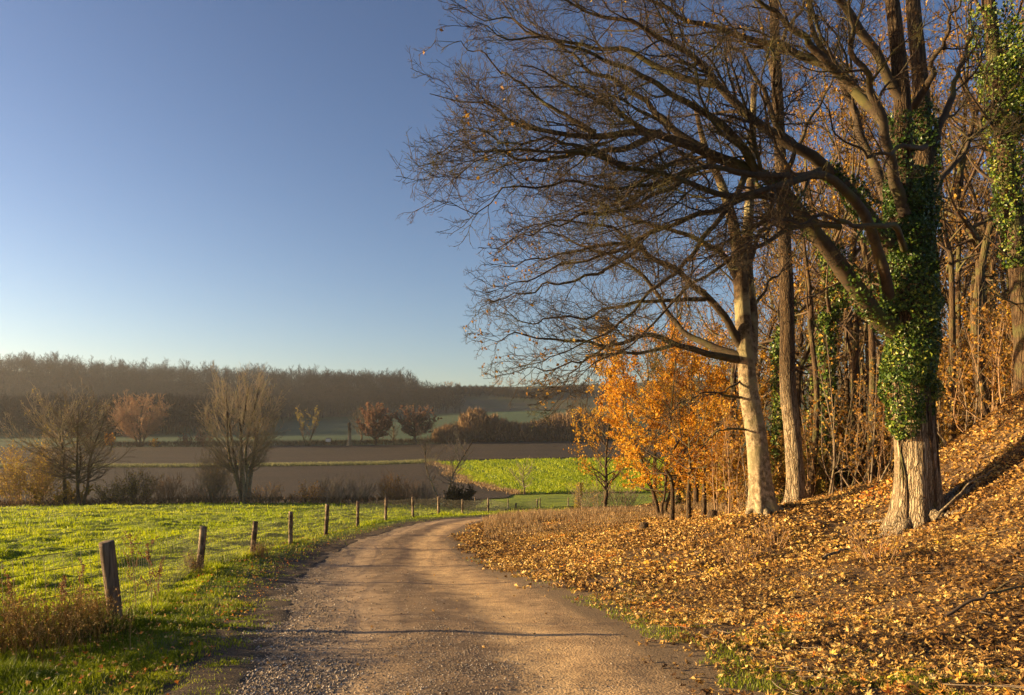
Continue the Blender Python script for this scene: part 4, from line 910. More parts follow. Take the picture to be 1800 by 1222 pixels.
for k in range(150):
    px = 765 + 320 * rg.random(); Y = 266 + 22 * rg.random(); g = on(px, Y); pts.append(g); hs.append((7.5 + 2.5 * math.sin((px - 790) / 28)) * (.75 + .4 * rg.random()) * (1 if px > 810 else .65))
brush('hedge_thicket', 'long rounded brown thicket across the valley right of the oak', 'thicket', pts, 42000, np.array(hs), BRP, .8, 4)
pts = []
for px in np.linspace(150, 1000, 420): pts.append(on(px, 263.5 + rg.random() * 2))
brush('field_hedge', 'low brown hedge line along the top of the far plough field', 'hedge', pts, 12000, 1.5, BR, .5, 5)
pts = [on(px, 199.7 + rg.random() * 1.6) for px in np.linspace(-150, 762, 700)]
brush('grass_strip', 'thin pale grass strip between the two plough fields', 'grass', pts, 26000, .5, leafmat('dry_strip', [(0, (.15, .16, .05)), (1, (.34, .32, .14))], .3), .3, 6)
# rough growth under the brow shrubs
pts = [on(px, 82.3 + rg.random() * 3.5) for px in np.linspace(-60, 840, 800)]
brush('brow_brush', 'low brown brushwood along the far pasture edge', 'brushwood', pts, 5000, .6, BR, .25, 7)

# ------------------------------------------------------------------ woodland on the hill
def wood_mass(seed=8):
    r3 = np.random.default_rng(seed); mb = MB()
    N = 5200; px = -250 + 1090 * r3.random(N); Y = 335 + 458 * r3.random(N) ** .8
    keep = (Y < 800 - np.clip(px - 690, 0, 200) * 1.5) & (Y > np.interp(px, [-250, 330, 520, 900], [330, 345, 560, 610]) + 25 * vnoise(px * .02, px * 0, 4))
    px, Y = px[keep], Y[keep]
    # scarp scrub on the bare hill to the right
    n2 = 260; px2 = 730 + 300 * r3.random(n2); Y2 = 690 + 40 * r3.random(n2) + 20 * np.sin(px2 / 40)
    hgt = np.r_[13 + 8 * r3.random(len(px)), 5 + 3 * r3.random(n2)]; px = np.r_[px, px2]; Y = np.r_[Y, Y2]
    X = (px - HX) / FL * Y; Z = H(X, Y); M = 150
    n = len(X); c = np.repeat(np.arange(n), M); u = norm(r3.normal(size=(n * M, 3))) * (r3.random(n * M) ** .33)[:, None]
    hh = hgt[c]
    b = np.stack([X[c] + u[:, 0] * hh * .32, Y[c] + u[:, 1] * hh * .32, Z[c] + hh * (.58 + .42 * u[:, 2])], 1)
    d = norm(np.stack([u[:, 0], u[:, 1], np.abs(u[:, 2]) + .6], 1) + .4 * r3.normal(size=(n * M, 3))); s_ = norm(np.cross(d, r3.normal(size=(n * M, 3)))) * .17
    v = np.stack([b - s_, b + s_, b + d * (1.3 + 1.5 * r3.random(n * M))[:, None]], 1)
    tone = np.clip(.40 + .8 * (r3.random(n) - .5) + 1.2 * (fbm(X * .012, Y * .03, 3, 2) - .5), 0, 1)
    mb.add(v.reshape(-1, 3), t=np.arange(n * M * 3).reshape(-1, 3), r=np.repeat(tone[c], 3))
    o = np.zeros(n); tp = np.stack([np.stack([X, Y, Z - 1], 1), np.stack([X, Y, Z + hgt * .75], 1)], 1); tubes(tp, np.tile([.22, .1], (n, 1)), 3, mb, r=.45)
    # crest: bare trees against the sky
    nC = 170; pxc = np.sort(-260 + 985 * r3.random(nC)); Yc_ = 778 + 26 * r3.random(nC)
    Xc_ = (pxc - HX) / FL * Yc_; Zc = H(Xc_, Yc_)
    hc = (15 + 9 * r3.random(nC) ** 1.2) * (.85 + .3 * vnoise(pxc * .03, pxc * 0, 3)) * np.interp(pxc, [-300, 230, 262, 600, 735], [1.1, 1.02, 1, .98, .8])
    base = np.stack([Xc_, Yc_, Zc - .5], 1); top = base + np.stack([0 * hc, 0 * hc, hc * .9], 1)
    P0 = np.stack([base * (1 - t) + top * t for t in np.linspace(0, 1, 6)], 1); R0 = np.tile(np.linspace(.38, .12, 6), (nC, 1)); tubes(P0, R0, 4, mb, r=.1)
    P1, R1 = grow(r3, P0, R0, 1.0, .42, 2.5, 7, K=4, t0=.35, ang=50, up=.25, wig=.1, rmin=.12); tubes(P1, R1, 3, mb, r=.3)
    P2, R2 = grow(r3, P1, R1, .8, .5, 1, 3, K=3, ang=42, up=.2, rmin=.085); tubes(P2, R2, 3, mb, r=.45)
    P3, R3 = grow(r3, P2, R2, .7, .5, .6, 1.6, K=2, ang=42, up=.1, rmin=.06); tubes(P3, R3, 3, mb, r=.55)
    return tag(mb.build('hill_woodland', leafmat('far_wood', [(0, (.012, .010, .011)), (.5, (.021, .017, .016)), (1, (.036, .027, .022))], 0), smooth=False), 'leafless brown woodland covering the hillside on the left', 'woodland', kind='stuff')
wood_mass()
ridge = [(728, 800, 9, 5, 'last round tree at the right end of the hilltop wood'), (789, 802, 6.5, 6, 'low broad clump on the bare ridge right of the wood'), (806, 802, 5, 3.5, 'small tree touching the low broad clump on the ridge'),
         (826, 804, 3.2, 2, 'tiny solitary tree on the middle of the bare ridge'), (877, 800, 9.5, 4.5, 'tall round tree starting the right-hand row on the ridge'), (897, 802, 8, 4, 'second tree of the right-hand row on the ridge'),
         (918, 803, 8.5, 5, 'third tree of the right-hand row on the ridge'), (940, 800, 7.5, 5, 'fourth tree of the right-hand row on the ridge, seen through twig tips'), (972, 800, 8, 6, 'fifth tree of the right-hand row on the ridge, behind twigs'),
         (1010, 798, 9, 6, 'sixth tree of the right-hand row on the ridge, behind branches')]
for px, Y, h, sp, lab in ridge:
    open_tree('ridge_tree', lab, T, P3_(px, Y, -.3), rg, h=h * 1.25, spread=sp * 1.2, trunk_h=h * .25, r=.3, nlimb=18, levels=(1.2, .9, .8), tw=.085, group='trees on the bare ridge', twig=TWIG_RED, bark=BARK_DARK)
# ------------------------------------------------------------------ the pasture fence
rg = np.random.default_rng(17)
WOOD_P, n, l, b = newmat('weathered_post'); v = objco(n, l, (1, 1, .08)); t = noise(n, l, 30, 5, .7, v); r = ramp(n, [(.3, (.13, .095, .065)), (.55, (.32, .24, .165)), (.75, (.45, .35, .25))])
l.new(t.outputs[0], r.inputs[0]); t2 = noise(n, l, 3.5, 3, .6, objco(n, l)); r2_ = ramp(n, [(.42, (.3, .27, .24)), (.6, (1, 1, 1))]); l.new(t2.outputs[0], r2_.inputs[0])
l.new(mixc(n, l, 1.0, r.outputs[0], r2_.outputs[0], 'MULTIPLY'), b.inputs['Base Color']); bump(n, l, b, t.outputs[0], .9, .01)
WOOD_D = barkmat('old_dark_post', (.035, .024, .016), (.20, .14, .09), sc=18, stretch=.12, bs=.9, bd=.012)
WIRE, n, l, b = newmat('wire'); b.inputs['Base Color'].default_value = (.09, .085, .07, 1); b.inputs['Metallic'].default_value = .6; b.inputs['Roughness'].default_value = .55
posts = [(203, 1105, 10.6, 1.22, .100, -.12), (351, 1003, 18.4, 1.1, .086, .09), (444, 973, 24, 1.1, .085, .09), (511, 957, 28, 1.23, .08, 0), (573, 942, 31.5, 1.3, .085, .06), (629, 926, 35.5, 1.2, .075, .0),
         (678, 916, 39.5, 1.21, .075, .02), (726, 910, 44, 1.2, .075, -.02), (771, 905, 50, 1.2, .08, 0), (813, 904, 56, 1.2, .08, 0), (858, 903, 66, 1.17, .085, .02), (907, 900, 80, 1.1, .09, 0)]
tops = []; fr = empty('wire_fence', on(203, 10.6), 'sheep-netting fence on round wooden posts between the pasture and the track', 'fence'); fo = np.array(fr.location)
pl = [(-6.8, 6.3, 1.2, .09, .03), (-7.6, 2.0, 1.2, .09, 0)]
pl = [(x, y, h, r, t) for x, y, h, r, t in pl[::-1]] + [((px - HX) / FL * Y, Y, h, r, t) for px, py, Y, h, r, t in posts] + [(3.0, 88, 1.1, .09, 0)]
for x, y, h, r, tl in pl:
    g = float(pasture_h(np.array([x]), np.array([y]))[0]); p = np.array([x, y, g])
    m = MB(); K = 14; zz = np.r_[np.linspace(-.3, h, K - 2), h + .004, h + .008]
    S = 20; an = np.arange(S) / S * 2 * np.pi; prof = r * (1.04 - .07 * np.clip(zz / h, 0, 1)); prof[-2] *= .9; prof[-1] = .004
    ctr = p + np.stack([tl * zz / h, .02 * np.sin(zz * 3 + x), zz], 1)
    rad = prof[:, None] * (1 + .10 * (vnoise(an[None] * 1.3 + x, zz[:, None] * 2.2 + y, 2) - .5) + .05 * (vnoise(an[None] * 4 + x, zz[:, None] * .5, 3) - .5))
    v = ctr[:, None] + np.stack([rad * np.cos(an), rad * np.sin(an), (zz[:, None] > h - .02) * .05 * r * np.sin(an + x) * 3 * (rad > .01)], -1)
    k = np.arange(K - 1)[:, None] * S; i = np.arange(S)[None]; j = (i + 1) % S
    m.add(v.reshape(-1, 3), np.stack([k + i, k + j, k + S + j, k + S + i], -1).reshape(-1, 4)); m.build('post', WOOD_D if r >= .1 else WOOD_P, fr, origin=fo)
    tops.append((p, p + np.array([tl, 0, h]), r))
for a, bq in zip(tops[:-1], tops[1:]):
    m = MB(); D = np.linalg.norm(bq[0] - a[0]); K = max(6, int(D / .5)); tt = np.linspace(0, 1, K); hw = [.06, .2, .34, .48, .62, .78, .95]
    lines = []; wr = .0034 + .00006 * a[0][1]
    for hq in hw:
        q0 = a[0] + (a[1] - a[0]) * hq; q1 = bq[0] + (bq[1] - bq[0]) * hq; q0 = q0 - np.array([a[2], 0, 0]) * .9; q1 = q1 - np.array([bq[2], 0, 0]) * .9
        L_ = q0[None] * (1 - tt[:, None]) + q1[None] * tt[:, None]; L_[:, 2] -= .05 * 4 * tt * (1 - tt) * (.4 + hq) ; L_[1:-1] += rg.normal(size=(K - 2, 3)) * .008
        lines.append(L_)
    Ls = np.array(lines); tubes(Ls, np.full(Ls.shape[:2], wr), 4, m)
    nv = int(D / .15); V_ = []
    for f in (np.arange(nv) + .5) / nv:
        x = f * (K - 1); i = int(x); g_ = x - i; V_.append([Ls[w_, i] * (1 - g_) + Ls[w_, min(i + 1, K - 1)] * g_ for w_ in range(len(hw))])
    V_ = np.array(V_); tubes(V_, np.full(V_.shape[:2], wr * .8), 3, m)
    m.build('netting', WIRE, fr, origin=fo)
# thin boundary fence along the brow
fr2 = empty('boundary_fence', on(835, 85), 'thin far fence of small posts along the bottom of the pasture', 'fence'); fo2 = np.array(fr2.location); last = None
for px in [400, 455, 510, 565, 620, 675, 730, 782, 835, 893, 949, 999, 1050, 1100]:
    p = on(px, 85.5); m = MB(); tubes(spline([p - [0, 0, .2], p + [rg.normal() * .03, 0, 1.15]], 4)[None], np.array([[.075, .07, .07, .065]]), 8, m); m.build('post', WOOD_P, fr2, origin=fo2)
    if last is not None:
        m = MB()
        for z in (.4, .75, 1.05): tubes(np.array([[last + [0, 0, z], p + [0, 0, z]]]), np.full((1, 2), .007), 3, m)
        m.build('wire', WIRE, fr2, origin=fo2)
    last = p

# ------------------------------------------------------------------ grass
def blades(mb, X, Y, Z, h, w_, rg, lean=.5, rnd=None):
    N = len(X); a = rg.random(N) * 6.28; b0 = np.stack([X, Y, Z - .01], 1); s = np.stack([np.cos(a), np.sin(a), 0 * a], 1) * (w_ / 2)[:, None]
    a2 = rg.random(N) * 6.28; d = np.stack([np.cos(a2), np.sin(a2), 0 * a2], 1) * (h * lean * rg.random(N))[:, None]; up = np.stack([0 * h, 0 * h, h], 1)
    v = np.stack([b0 - s, b0 + s, b0 + s * .7 + d * .35 + up * .55, b0 - s * .7 + d * .35 + up * .55, b0 + d + up], 1)
    i = np.arange(N)[:, None] * 5
    mb.add(v.reshape(-1, 3), q=i + np.array([0, 1, 2, 3]), t=i + np.array([3, 2, 4]), r=np.repeat(rg.random(N) if rnd is None else rnd, 5))
GRASS = leafmat('grass_blade', [(0, (.10, .15, .004)), (.4, (.26, .33, .006)), (.75, (.39, .43, .010)), (.93, (.45, .46, .02)), (1, (.42, .38, .12))], .45, .5)
GRASSD = leafmat('verge_blade', [(0, (.06, .09, .005)), (.5, (.17, .22, .008)), (.8, (.31, .33, .014)), (1, (.38, .33, .09))], .4, .5)
DRY = leafmat('dry_grass', [(0, (.12, .075, .035)), (.5, (.28, .18, .085)), (1, (.42, .30, .16))], .35)
def sample_screen(n, px0, px1, Y0, Y1, rg, pw=1.0):
    # about even in the picture: density falling with the square of distance
    u = rg.random(n); Y = 1 / (1 / Y0 + u * (1 / Y1 - 1 / Y0)); px = px0 + (px1 - px0) * rg.random(n); return (px - HX) / FL * Y, Y
mb = MB()
X, Y = sample_screen(420000, -160, 1000, 8.5, 86, rg); d = RL(Y) - X; k = d > 1.6; X, Y = X[k], Y[k]
cl = fbm(X * .9, Y * .9, 3, 1); z = pasture_h(X, Y); hgt = (.035 + .07 * sstep(.4, .7, fbm(X * 1.7, Y * 1.7, 2, 6))) * (1 + Y / 90) * (.5 + .9 * rg.random(len(X))) * (.7 + 1.1 * sstep(.5, .75, fbm(X * .8 + 4, Y * .8, 3, 2)))
blades(mb, X, Y, z, hgt, .006 + .00075 * Y, rg, .8, np.clip(fbm(X * .25, Y * .25, 3, 2) * .9 - .1 + .35 * rg.random(len(X)), 0, 1))
tag(mb.build('pasture_grass', GRASS, smooth=False), 'short bright green grass of the pasture', 'grass', kind='stuff')
mb = MB()
X, Y = sample_screen(330000, -120, 1000, 4.6, 78, rg)
d = RL(Y) - X; q = sstep(-.35, .9, d + (fbm(X * 1.6, Y * 1.6, 3, 3) - .5) * 1.6); k = (d < 2.4) & (rg.random(len(X)) < q * np.where(fbm(X * 2.3, Y * 2.3, 3, 5) > .5, 1, .30 + .7 * sstep(1.3, 2.2, d))); X, Y, d = X[k], Y[k], d[k]
tuft = sstep(.45, .75, fbm(X * 1.4, Y * 1.4, 2, 7)); hgt = (.03 + .02 * sstep(.2, 1.2, d) + .13 * sstep(1.4, 2.1, d) * tuft + .03 * tuft) * (.5 + .9 * rg.random(len(X))) * (1 + Y / 130)
blades(mb, X, Y, pasture_h(X, Y), hgt, .005 + .00085 * Y, rg, .9, np.clip(fbm(X * .6, Y * .6, 3, 4) * .9 - .1 + .35 * rg.random(len(X)), 0, 1))
tag(mb.build('verge_grass', GRASSD, smooth=False), 'tufted grass verge between fence and track', 'grass', kind='stuff')
mb = MB()
X, Y = sample_screen(90000, 780, 1900, 4.6, 40, rg); d = X - RR(Y) + (fbm(X * 1.5, Y * 1.5, 3, 1) - .5) * 1.2
k = (d > 0) & (d < 2.6) & (fbm(X * 1.6 + 30, Y * 1.6, 3, 4) > np.interp(d, [0, .3, .8, 2.6], [.52, .44, .54, .70])); X, Y = X[k], Y[k]
blades(mb, X, Y, wood_h(X, Y), (.03 + .05 * rg.random(len(X))), .004 + .0008 * Y, rg, .9)
tag(mb.build('edge_grass', GRASSD, smooth=False), 'green grass tufts along the leafy right edge of the track', 'grass', kind='stuff')
mb = MB()
X, Y = sample_screen(60000, 850, 1420, 26, 75, rg); d = X - RR(Y); k = (d > .1) & (fbm(X * .5, Y * .3, 3, 2) > .42); X, Y = X[k], Y[k]
blades(mb, X, Y, wood_h(X, Y), (.2 + .35 * rg.random(len(X))) * sstep(24, 40, Y) * (1 - .7 * sstep(42, 52, Y)), .010 + .0004 * Y, rg, .6)
tag(mb.build('dry_grass', DRY, smooth=False), 'dead straw-coloured grass on the inside of the bend', 'grass', kind='stuff')

mb = MB(); N = 120000; u = rg.random(N); Y = 1 / (1 / 127.5 + u * (1 / 198 - 1 / 127.5)); X = bX(Y) + .3 + (85 - bX(Y)) * rg.random(N); k = rg.random(N) < .25 + .75 * (np.sin(X * .9 + Y * .25) > -.2); X, Y = X[k], Y[k]
blades(mb, X, Y, H(X, Y) + .2, .25 + .45 * rg.random(len(X)), .16 + .12 * rg.random(len(X)), rg, 1.3, np.clip(.3 + .5 * rg.random(len(X)) + .5 * (fbm(X * .08, Y * .08, 2, 3) - .5), 0, .92))
tag(mb.build('crop_plants', GRASS, smooth=False), 'rows of low bright green leafy crop across the valley', 'crop', kind='stuff')
mb = MB(); N = 5000; Y = 127 + 72 * rg.random(N); X = bX(Y) + rg.normal(size=N) * .9; blades(mb, X, Y, H(X, Y) + .2, .2 + .5 * rg.random(N), .1 + .1 * rg.random(N), rg, 1.0)
tag(mb.build('field_margin', DRY, smooth=False), 'straw-coloured margin between crop and plough land', 'grass', kind='stuff')
# ------------------------------------------------------------------ leaf litter
LIT = leafmat('litter_leaf', [(0, (.045, .022, .010)), (.22, (.13, .065, .022)), (.42, (.32, .17, .045)), (.66, (.54, .32, .085)), (.86, (.66, .48, .18)), (.95, (.68, .45, .04)), (1, (.60, .20, .03))], .22, .55)
ang_ = np.array([90, 64, 50, 28, 8, -30, -90, -150, 172, 152, 130, 116]) * np.pi / 180
rad_ = np.array([1, .5, .86, .45, .8, .42, .5, .42, .8, .45, .86, .5])
def litter(mb, X, Y, Z, size, rg, rnd, Nz=None):
    N = len(X); tx = np.r_[0, rad_ * np.cos(ang_)]; ty = np.r_[0, rad_ * np.sin(ang_)]
    sx = (.65 + .4 * rg.random(N))[:, None]; c1 = rg.normal(size=N)[:, None] * .35 + .25; c2 = rg.normal(size=N)[:, None] * .4; c3 = rg.normal(size=N)[:, None] * .35
    lx = tx[None] * sx; ly = np.broadcast_to(ty[None], (N, 13)); lz = c1 * lx ** 2 * 1.3 + c2 * ly ** 2 + c3 * lx * ly + .06 * rg.normal(size=(N, 13))
    L_ = np.stack([lx, ly, lz], -1) * (size / 2)[:, None, None]
    n_ = norm(np.stack([rg.normal(size=N) * .45, rg.normal(size=N) * .45, np.ones(N)], 1)); a = norm(np.cross(n_, rg.normal(size=(N, 3)))); b = np.cross(n_, a)
    v = np.stack([X, Y, Z], 1)[:, None] + L_[..., 0:1] * a[:, None] + L_[..., 1:2] * b[:, None] + L_[..., 2:3] * n_[:, None]
    i = np.arange(N)[:, None] * 13; j = np.arange(12); t = np.stack([0 * j, 1 + j, 1 + (j + 1) % 12], 1)
    mb.add(v.reshape(-1, 3), t=(i[:, :, None] + t[None]).reshape(-1, 3), r=np.repeat(rnd, 13))
def dens(X, Y):
    d = X - RR(Y) + (fbm(X * 1.3, Y * 1.3, 3, 2) - .5) * 1.8
    return sstep(-.3, .9, d) * np.interp(fbm(X * 1.0, Y * 1.0, 3, 6), [.3, .45], [.25, 1])
mb = MB()
N = 72000; Y = 4 + 11 * rg.random(N); X = -1 + (.74 * 15 + 2.5) * rg.random(N); k = (X < .74 * Y + 1.5) & (rg.random(N) < dens(X, Y)); X, Y = X[k], Y[k]
litter(mb, X, Y, wood_h(X, Y) + .01 + .045 * rg.random(len(X)), .04 + .10 * rg.random(len(X)) ** 1.6, rg, np.clip(rg.random(len(X)) * .75 + .9 * (fbm(X * .7, Y * .7, 3, 1) - .33), 0, 1))
# scattered leaves on the track and the verge
N = 2600; Y = 5 + 30 * rg.random(N) ** 1.3; X = RL(Y) - 2.2 + (RR(Y) - RL(Y) + 2.9) * rg.random(N) ** .8; X = np.where(rg.random(N) < .45, RL(Y) - 2.0 + 1.9 * rg.random(N), X); k = (X < RL(Y)) | (X > RR(Y) - .55 * rg.random(N)) | (rg.random(N) < .28); X, Y = X[k], Y[k]; N = len(X); Z = np.where(X > RL(Y), road_h(X, Y), pasture_h(X, Y) + .06)
litter(mb, X, Y, Z + .015, .035 + .055 * rg.random(N), rg, np.where(X < RL(Y), np.clip(rg.random(N) + .3, 0, 1), rg.random(N) * .8))
tag(mb.build('fallen_leaves', LIT, smooth=False), 'thick carpet of dry fallen leaves right of the track', 'leaves', kind='stuff')
mb = MB()
N = 210000; Y = 15 + 23 * rg.random(N); X = -3 + (30 + 3) * rg.random(N); k = (X < .75 * Y + 2) & (rg.random(N) < dens(X, Y)); X, Y = X[k], Y[k]
leaves(mb, np.stack([X, Y, wood_h(X, Y) + .01 + .06 * rg.random(len(X))], 1), .055 + .05 * rg.random(len(X)), rg, face=np.array([[0, 0, .9]]), rnd=np.clip(rg.random(len(X)) * .75 + .9 * (fbm(X * .5, Y * .5, 3, 1) - .33), 0, 1), fold=.5)
N = 40000; Y = 38 + 30 * rg.random(N); X = 0 + 60 * rg.random(N); k = (X < .75 * Y + 2) & (rg.random(N) < dens(X, Y)); X, Y = X[k], Y[k]
leaves(mb, np.stack([X, Y, wood_h(X, Y) + .01 + .08 * rg.random(len(X))], 1), .17, rg, face=np.array([[0, 0, .9]]), fold=.5)
tag(mb.build('fallen_leaves', LIT, smooth=False), 'golden fallen leaves covering the bank and the wood floor', 'leaves', kind='stuff')

# ------------------------------------------------------------------ gravel
GR, n, l, b = newmat('gravel'); a = n.new('ShaderNodeAttribute'); a.attribute_name = 'rnd'; r = ramp(n, [(0, (.10, .08, .06)), (.5, (.24, .185, .13)), (.85, (.38, .30, .22)), (1, (.55, .48, .38))]); l.new(a.outputs['Fac'], r.inputs[0]); l.new(r.outputs[0], b.inputs['Base Color'])
mb = MB(); N = 110000; X, Y = sample_screen(N, 300, 1320, 4.8, 34, rg); aa = (X - RL(Y)) / (RR(Y) - RL(Y)); aw = aa + (fbm(X * 1.3, Y * .9, 3, 3) - .5) * .35
pr = np.interp(aw, [-.1, 0, .14, .24, .36, .44, .52, .62, .8, .95, 1.05], [0, .85, 1, .55, .08, .5, .6, .2, .02, .1, 0]); k = (rg.random(N) < pr) & (aa > -.06) & (aa < 1.03); X, Y, aa = X[k], Y[k], aa[k]; N = len(X)
sz = (.0035 + .014 * rg.random(N) ** 2.5 * np.interp(aa, [0, .25, .35, 1], [1.1, 1, .6, .5])) * (1 + Y / 40)
o6 = np.array([[1, 0, 0], [-1, 0, 0], [0, 1, 0], [0, -1, 0], [0, 0, .7], [0, 0, -.7]]); o6 = o6[None] * (.7 + .6 * rg.random((N, 6, 1))); th = rg.random(N) * 6.28
cx, sx = np.cos(th)[:, None], np.sin(th)[:, None]; v = np.stack([o6[..., 0] * cx - o6[..., 1] * sx, o6[..., 0] * sx + o6[..., 1] * cx, o6[..., 2]], -1) * sz[:, None, None] + np.stack([X, Y, road_h(X, Y) + sz * .25], 1)[:, None]
tt = np.array([[0, 2, 4], [2, 1, 4], [1, 3, 4], [3, 0, 4], [2, 0, 5], [1, 2, 5], [3, 1, 5], [0, 3, 5]]); mb.add(v.reshape(-1, 3), t=(np.arange(N)[:, None, None] * 6 + tt[None]).reshape(-1, 3), r=np.repeat(rg.random(N), 6))
tag(mb.build('gravel', GR, smooth=False), 'loose gravel along the left side and middle of the track', 'gravel', kind='stuff')

# ------------------------------------------------------------------ sticks, fallen branches, stumps
mb = MB(); N = 260; Y = 5 + 22 * rg.random(N); X = RR(Y) + .3 + rg.random(N) * (.72 * Y - RR(Y)); z = wood_h(X, Y) + .05; a = rg.random(N) * 3.14; L_ = .15 + .6 * rg.random(N) ** 2
Pq = np.stack([np.stack([X + np.cos(a) * L_ * t + .03 * rg.normal(size=N), Y + np.sin(a) * L_ * t, z + .05 * rg.random(N)], 1) for t in np.linspace(-.5, .5, 5)], 1)
Pq[..., 2] = wood_h(Pq[..., 0], Pq[..., 1]) + .05 + .03 * rg.random(Pq.shape[:2]); tubes(Pq, np.full((N, 5), .0035) * (.6 + rg.random((N, 1))), 4, mb)
tag(mb.build('fallen_twigs', TWIG_GREY), 'small dead twigs strewn over the leaf carpet', 'twigs', kind='stuff')
def fallen(label, pts, r0, r1, mat=TWIG_GREY, kids_=0, seed=1):
    r3 = np.random.default_rng(seed); P = []
    for px, py, Y, dz in pts:
        x = (px - HX) / FL * Y; P.append([x, Y, float(wood_h(np.array([x]), np.array([Y]))[0]) + dz])
    m = MB(); P1 = spline(P, 14)[None]; R1 = np.linspace(r0, r1, 14)[None]; P1[:, 1:-1] += r3.normal(size=(1, 12, 3)) * .02; tubes(P1, R1, 8, m, bumpy=.2)
    if kids_: P2, R2 = grow(r3, P1, R1, .3, .4, .2, .8, K=5, up=.02, rmin=.004); tubes(P2, R2, 4, m); P3, R3 = grow(r3, P2, R2, .2, .5, .1, .3, K=3, rmin=.003); tubes(P3, R3, 3, m)
    tag(m.build('fallen_branch', mat, origin=P[0]), label, 'branch')
fallen('pale peeled stick lying in the leaves below the huge ivy tree', [(1447, 0, 14.6, .06), (1470, 0, 14.8, .10), (1497, 0, 15.2, .08)], .035, .02, BARK_PALE)
fallen('long thin pale branch leaning against the foot of the huge ivy tree', [(1640, 0, 16.0, .05), (1700, 0, 16.4, .25), (1745, 0, 16.8, .12)], .03, .012, BARK_PALE)
fallen('twiggy dark branch lying near the right edge of the leaf carpet', [(1660, 0, 9.3, .1), (1720, 0, 9.4, .22), (1800, 0, 9.6, .2), (1860, 0, 9.8, .1)], .022, .012, TWIG, 1, 5)
fallen('short stick lying between the pale trunks and the peeled stick', [(1462, 0, 16, .05), (1500, 0, 16.4, .10), (1530, 0, 16.8, .05)], .03, .02, BARK_BROWN)
0 and fallen('thick dark mossy log on the bank at the right edge', [(1700, 0, 13.4, .05), (1760, 0, 13.2, .12), (1870, 0, 13, .1)], .07, .06, BARK_DARK, 0, 2)
fallen('crooked brown stick on the leaves at the bottom right', [(1395, 0, 6.5, .03), (1420, 0, 6.5, .04), (1450, 0, 6.55, .05)], .014, .009, TWIG_GREY)
for px, Y, lab in [(1132, 25, 'low cut stump in the leaves left of the wood-edge trees'), (1252, 23.5, 'small dark cut stump close left of the smooth pale trunk')]:
    p = on(px, Y); m = MB(); trunk_tube(m, [p - [0, 0, .1], p + [0, 0, .12], p + [.03, 0, .3]], .17, .13, S=14, K=8, flare=.3, fh=.15); P = p + np.array([.03, 0, .3])
    an = np.arange(14) / 14 * 6.283; m.add(np.r_[[P], P + np.stack([np.cos(an) * .135, np.sin(an) * .135, 0 * an], 1)], t=[[0, 1 + i, 1 + (i + 1) % 14] for i in range(14)]); tag(m.build('tree_stump', BARK_BROWN, origin=p), lab, 'stump')

# ------------------------------------------------------------------ weeds by the fence
SEED = leafmat('seed_head', [(0, (.10, .045, .02)), (1, (.30, .14, .06))], .3)
def stalk(label, px, Y, h, seed, lean=0, dense=70):
    r3 = np.random.default_rng(seed); x = (px - HX) / FL * Y; p = np.array([x, Y, float(pasture_h(np.array([x]), np.array([Y]))[0])])
    rt = empty('dry_weed', p, label, 'weed'); m = MB(); P1 = spline([p - [0, 0, .05], p + [lean * .3, 0, h * .5], p + [lean, .03, h]], 12)[None]; R1 = np.linspace(.007, .003, 12)[None]; tubes(P1, R1, 5, m)
    P2, R2 = grow(r3, P1, R1, .09, .3, .07, .28, K=5, t0=.3, ang=35, up=.12, rmin=.0022); tubes(P2, R2, 3, m); st = m.build('stem', TWIG_RED, rt, origin=p)
    m = MB(); q, W = on_tubes(P2, R2, dense * 3, r3, .3, 1, (0, .02)); leaves(m, q, .022, r3); q, W = on_tubes(P1, R1, dense, r3, .75, 1, (0, .03)); leaves(m, q, .028, r3)
    m.build('seed_heads', SEED, st, origin=p, smooth=False)
stalk('tall dry weed stalk first right of the nearest fence post', 240, 11.8, 1.35, 1, -.12)
stalk('tall dry weed stalk second right of the nearest fence post', 268, 11.6, 1.15, 2, -.10)
stalk('thin dry weed stalk third right of the nearest fence post', 277, 12.4, .85, 3, .04)
stalk('bushy dry stalk standing in the pasture left of the nearest post', 140, 13.5, .9, 4, .05)
stalk('dry stalk close to the left edge of the view by the netting', 25, 9.3, .95, 6, -.1)
stalk('dry stalk midway between the left edge and the nearest post', 105, 9.8, .8, 9, .05)
def tuft(name, label, px, Y, n_, h, w_, mat, seed, kind=None, lsz=.02):
    r3 = np.random.default_rng(seed); x0 = (px - HX) / FL * Y; X = x0 + r3.normal(size=n_) * w_; Yy = Y + r3.normal(size=n_) * w_ * .7; z = pasture_h(X, Yy); m = MB()
    hh_ = h * (.5 + .6 * r3.random(n_)) * np.exp(-((X - x0) / (2 * w_)) ** 2 * .5); q = np.stack([X, Yy, z], 1); d = np.stack([r3.normal(size=n_) * .25, r3.normal(size=n_) * .25, np.ones(n_)], 1) * hh_[:, None]
    P1 = np.stack([q, q + d * .5 + r3.normal(size=(n_, 3)) * .01, q + d], 1); R1 = np.tile([.0035, .003, .002], (n_, 1)); tubes(P1, R1, 3, m, r=np.clip(r3.random(n_), 0, 1))
    P2, R2 = grow(r3, P1, R1, .07, .3, .03, .12, K=3, t0=.3, up=.1, rmin=.0018); tubes(P2, R2, 3, m, r=.6); q2, W = on_tubes(P2, R2, n_ * 12, r3, .3, 1, (0, .01)); leaves(m, q2, lsz, r3)
    o = m.build(name, mat, smooth=False, origin=(x0, Y, float(z.mean()))); return tag(o, label, 'weeds', kind=kind)
RW = leafmat('rusty_weed', [(0, (.14, .07, .02)), (.5, (.32, .19, .05)), (1, (.46, .33, .11))], .35)
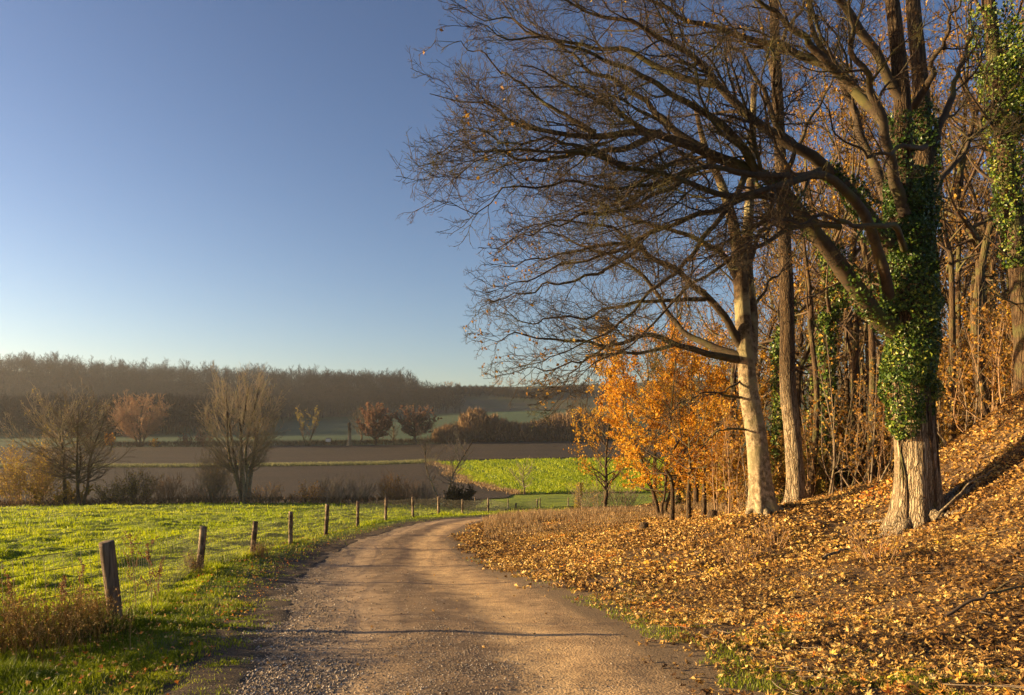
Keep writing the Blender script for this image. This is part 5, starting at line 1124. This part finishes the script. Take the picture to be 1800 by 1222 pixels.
tuft('rusty_weed', 'rust-coloured bushy weed clump at the foot of the nearest post', 158, 9.9, 95, .6, .12, RW, 3)
tuft('weed_bank', 'mass of brown dead weeds in the bottom left corner', 20, 8.6, 300, .8, .6, RW, 4, 'stuff')
tuft('weed_bank', 'olive-brown weed tangle under the netting left of the nearest post', 95, 9.3, 300, .5, .42, leafmat('olive_weed', [(0, (.06, .05, .015)), (.6, (.17, .15, .03)), (1, (.28, .22, .06))], .35), 5, 'stuff')
tuft('fence_grass', 'pale dead grass tuft at the foot of the second post', 340, 17.8, 90, .5, .13, DRY, 6)
tuft('fence_grass', 'pale dead grass tuft at the foot of the third post', 460, 23.6, 80, .5, .15, DRY, 7)
for i, (px, Y) in enumerate([(1300, 16.5), (1365, 17.5), (1545, 13.5)]):
    X0 = (px - HX) / FL * Y; z0 = float(wood_h(np.array([X0]), np.array([Y]))[0])
    bush('dead_bramble', ['leafless bramble clump on the leaf carpet, leftmost of three', 'dark leafless bramble clump on the leaf carpet, middle of three', 'low leafless bramble clump on the leaf carpet, nearest of three'][i], 'bramble', (X0, Y, z0), rg, h=.7, wdt=1.4, stems=16, sp=.14, twig=TWIG_RED, tw=.003, leaf=LEAF_BROWN, nleaf=140, lsize=.05)
# unseen bush added outside the view to shade the corner of the verge
bush('shade_bush', 'unseen bush added beyond the left edge to shade the verge', 'bush', (-10.6, 7.7, h1(-10.6, 7.7)), rg, h=1.25, wdt=2.4, stems=26, sp=.22, twig=TWIG, leaf=LEAF_OLIVE, nleaf=5200, lsize=.09)
# ------------------------------------------------------------------ the air of the valley
m = bpy.data.materials.new('haze'); m.use_nodes = True; n = m.node_tree.nodes; n.remove(n['Principled BSDF'])
pv = n.new('ShaderNodeVolumePrincipled'); pv.inputs['Color'].default_value = (.80, .84, .92, 1); pv.inputs['Density'].default_value = .000105; pv.inputs['Anisotropy'].default_value = .35
m.node_tree.links.new(pv.outputs[0], n['Material Output'].inputs['Volume'])
b = MB(); box(b, (0, 720, 58), (4800, 1500, 142)); tag(b.build('haze', m, smooth=False), kind='stuff')
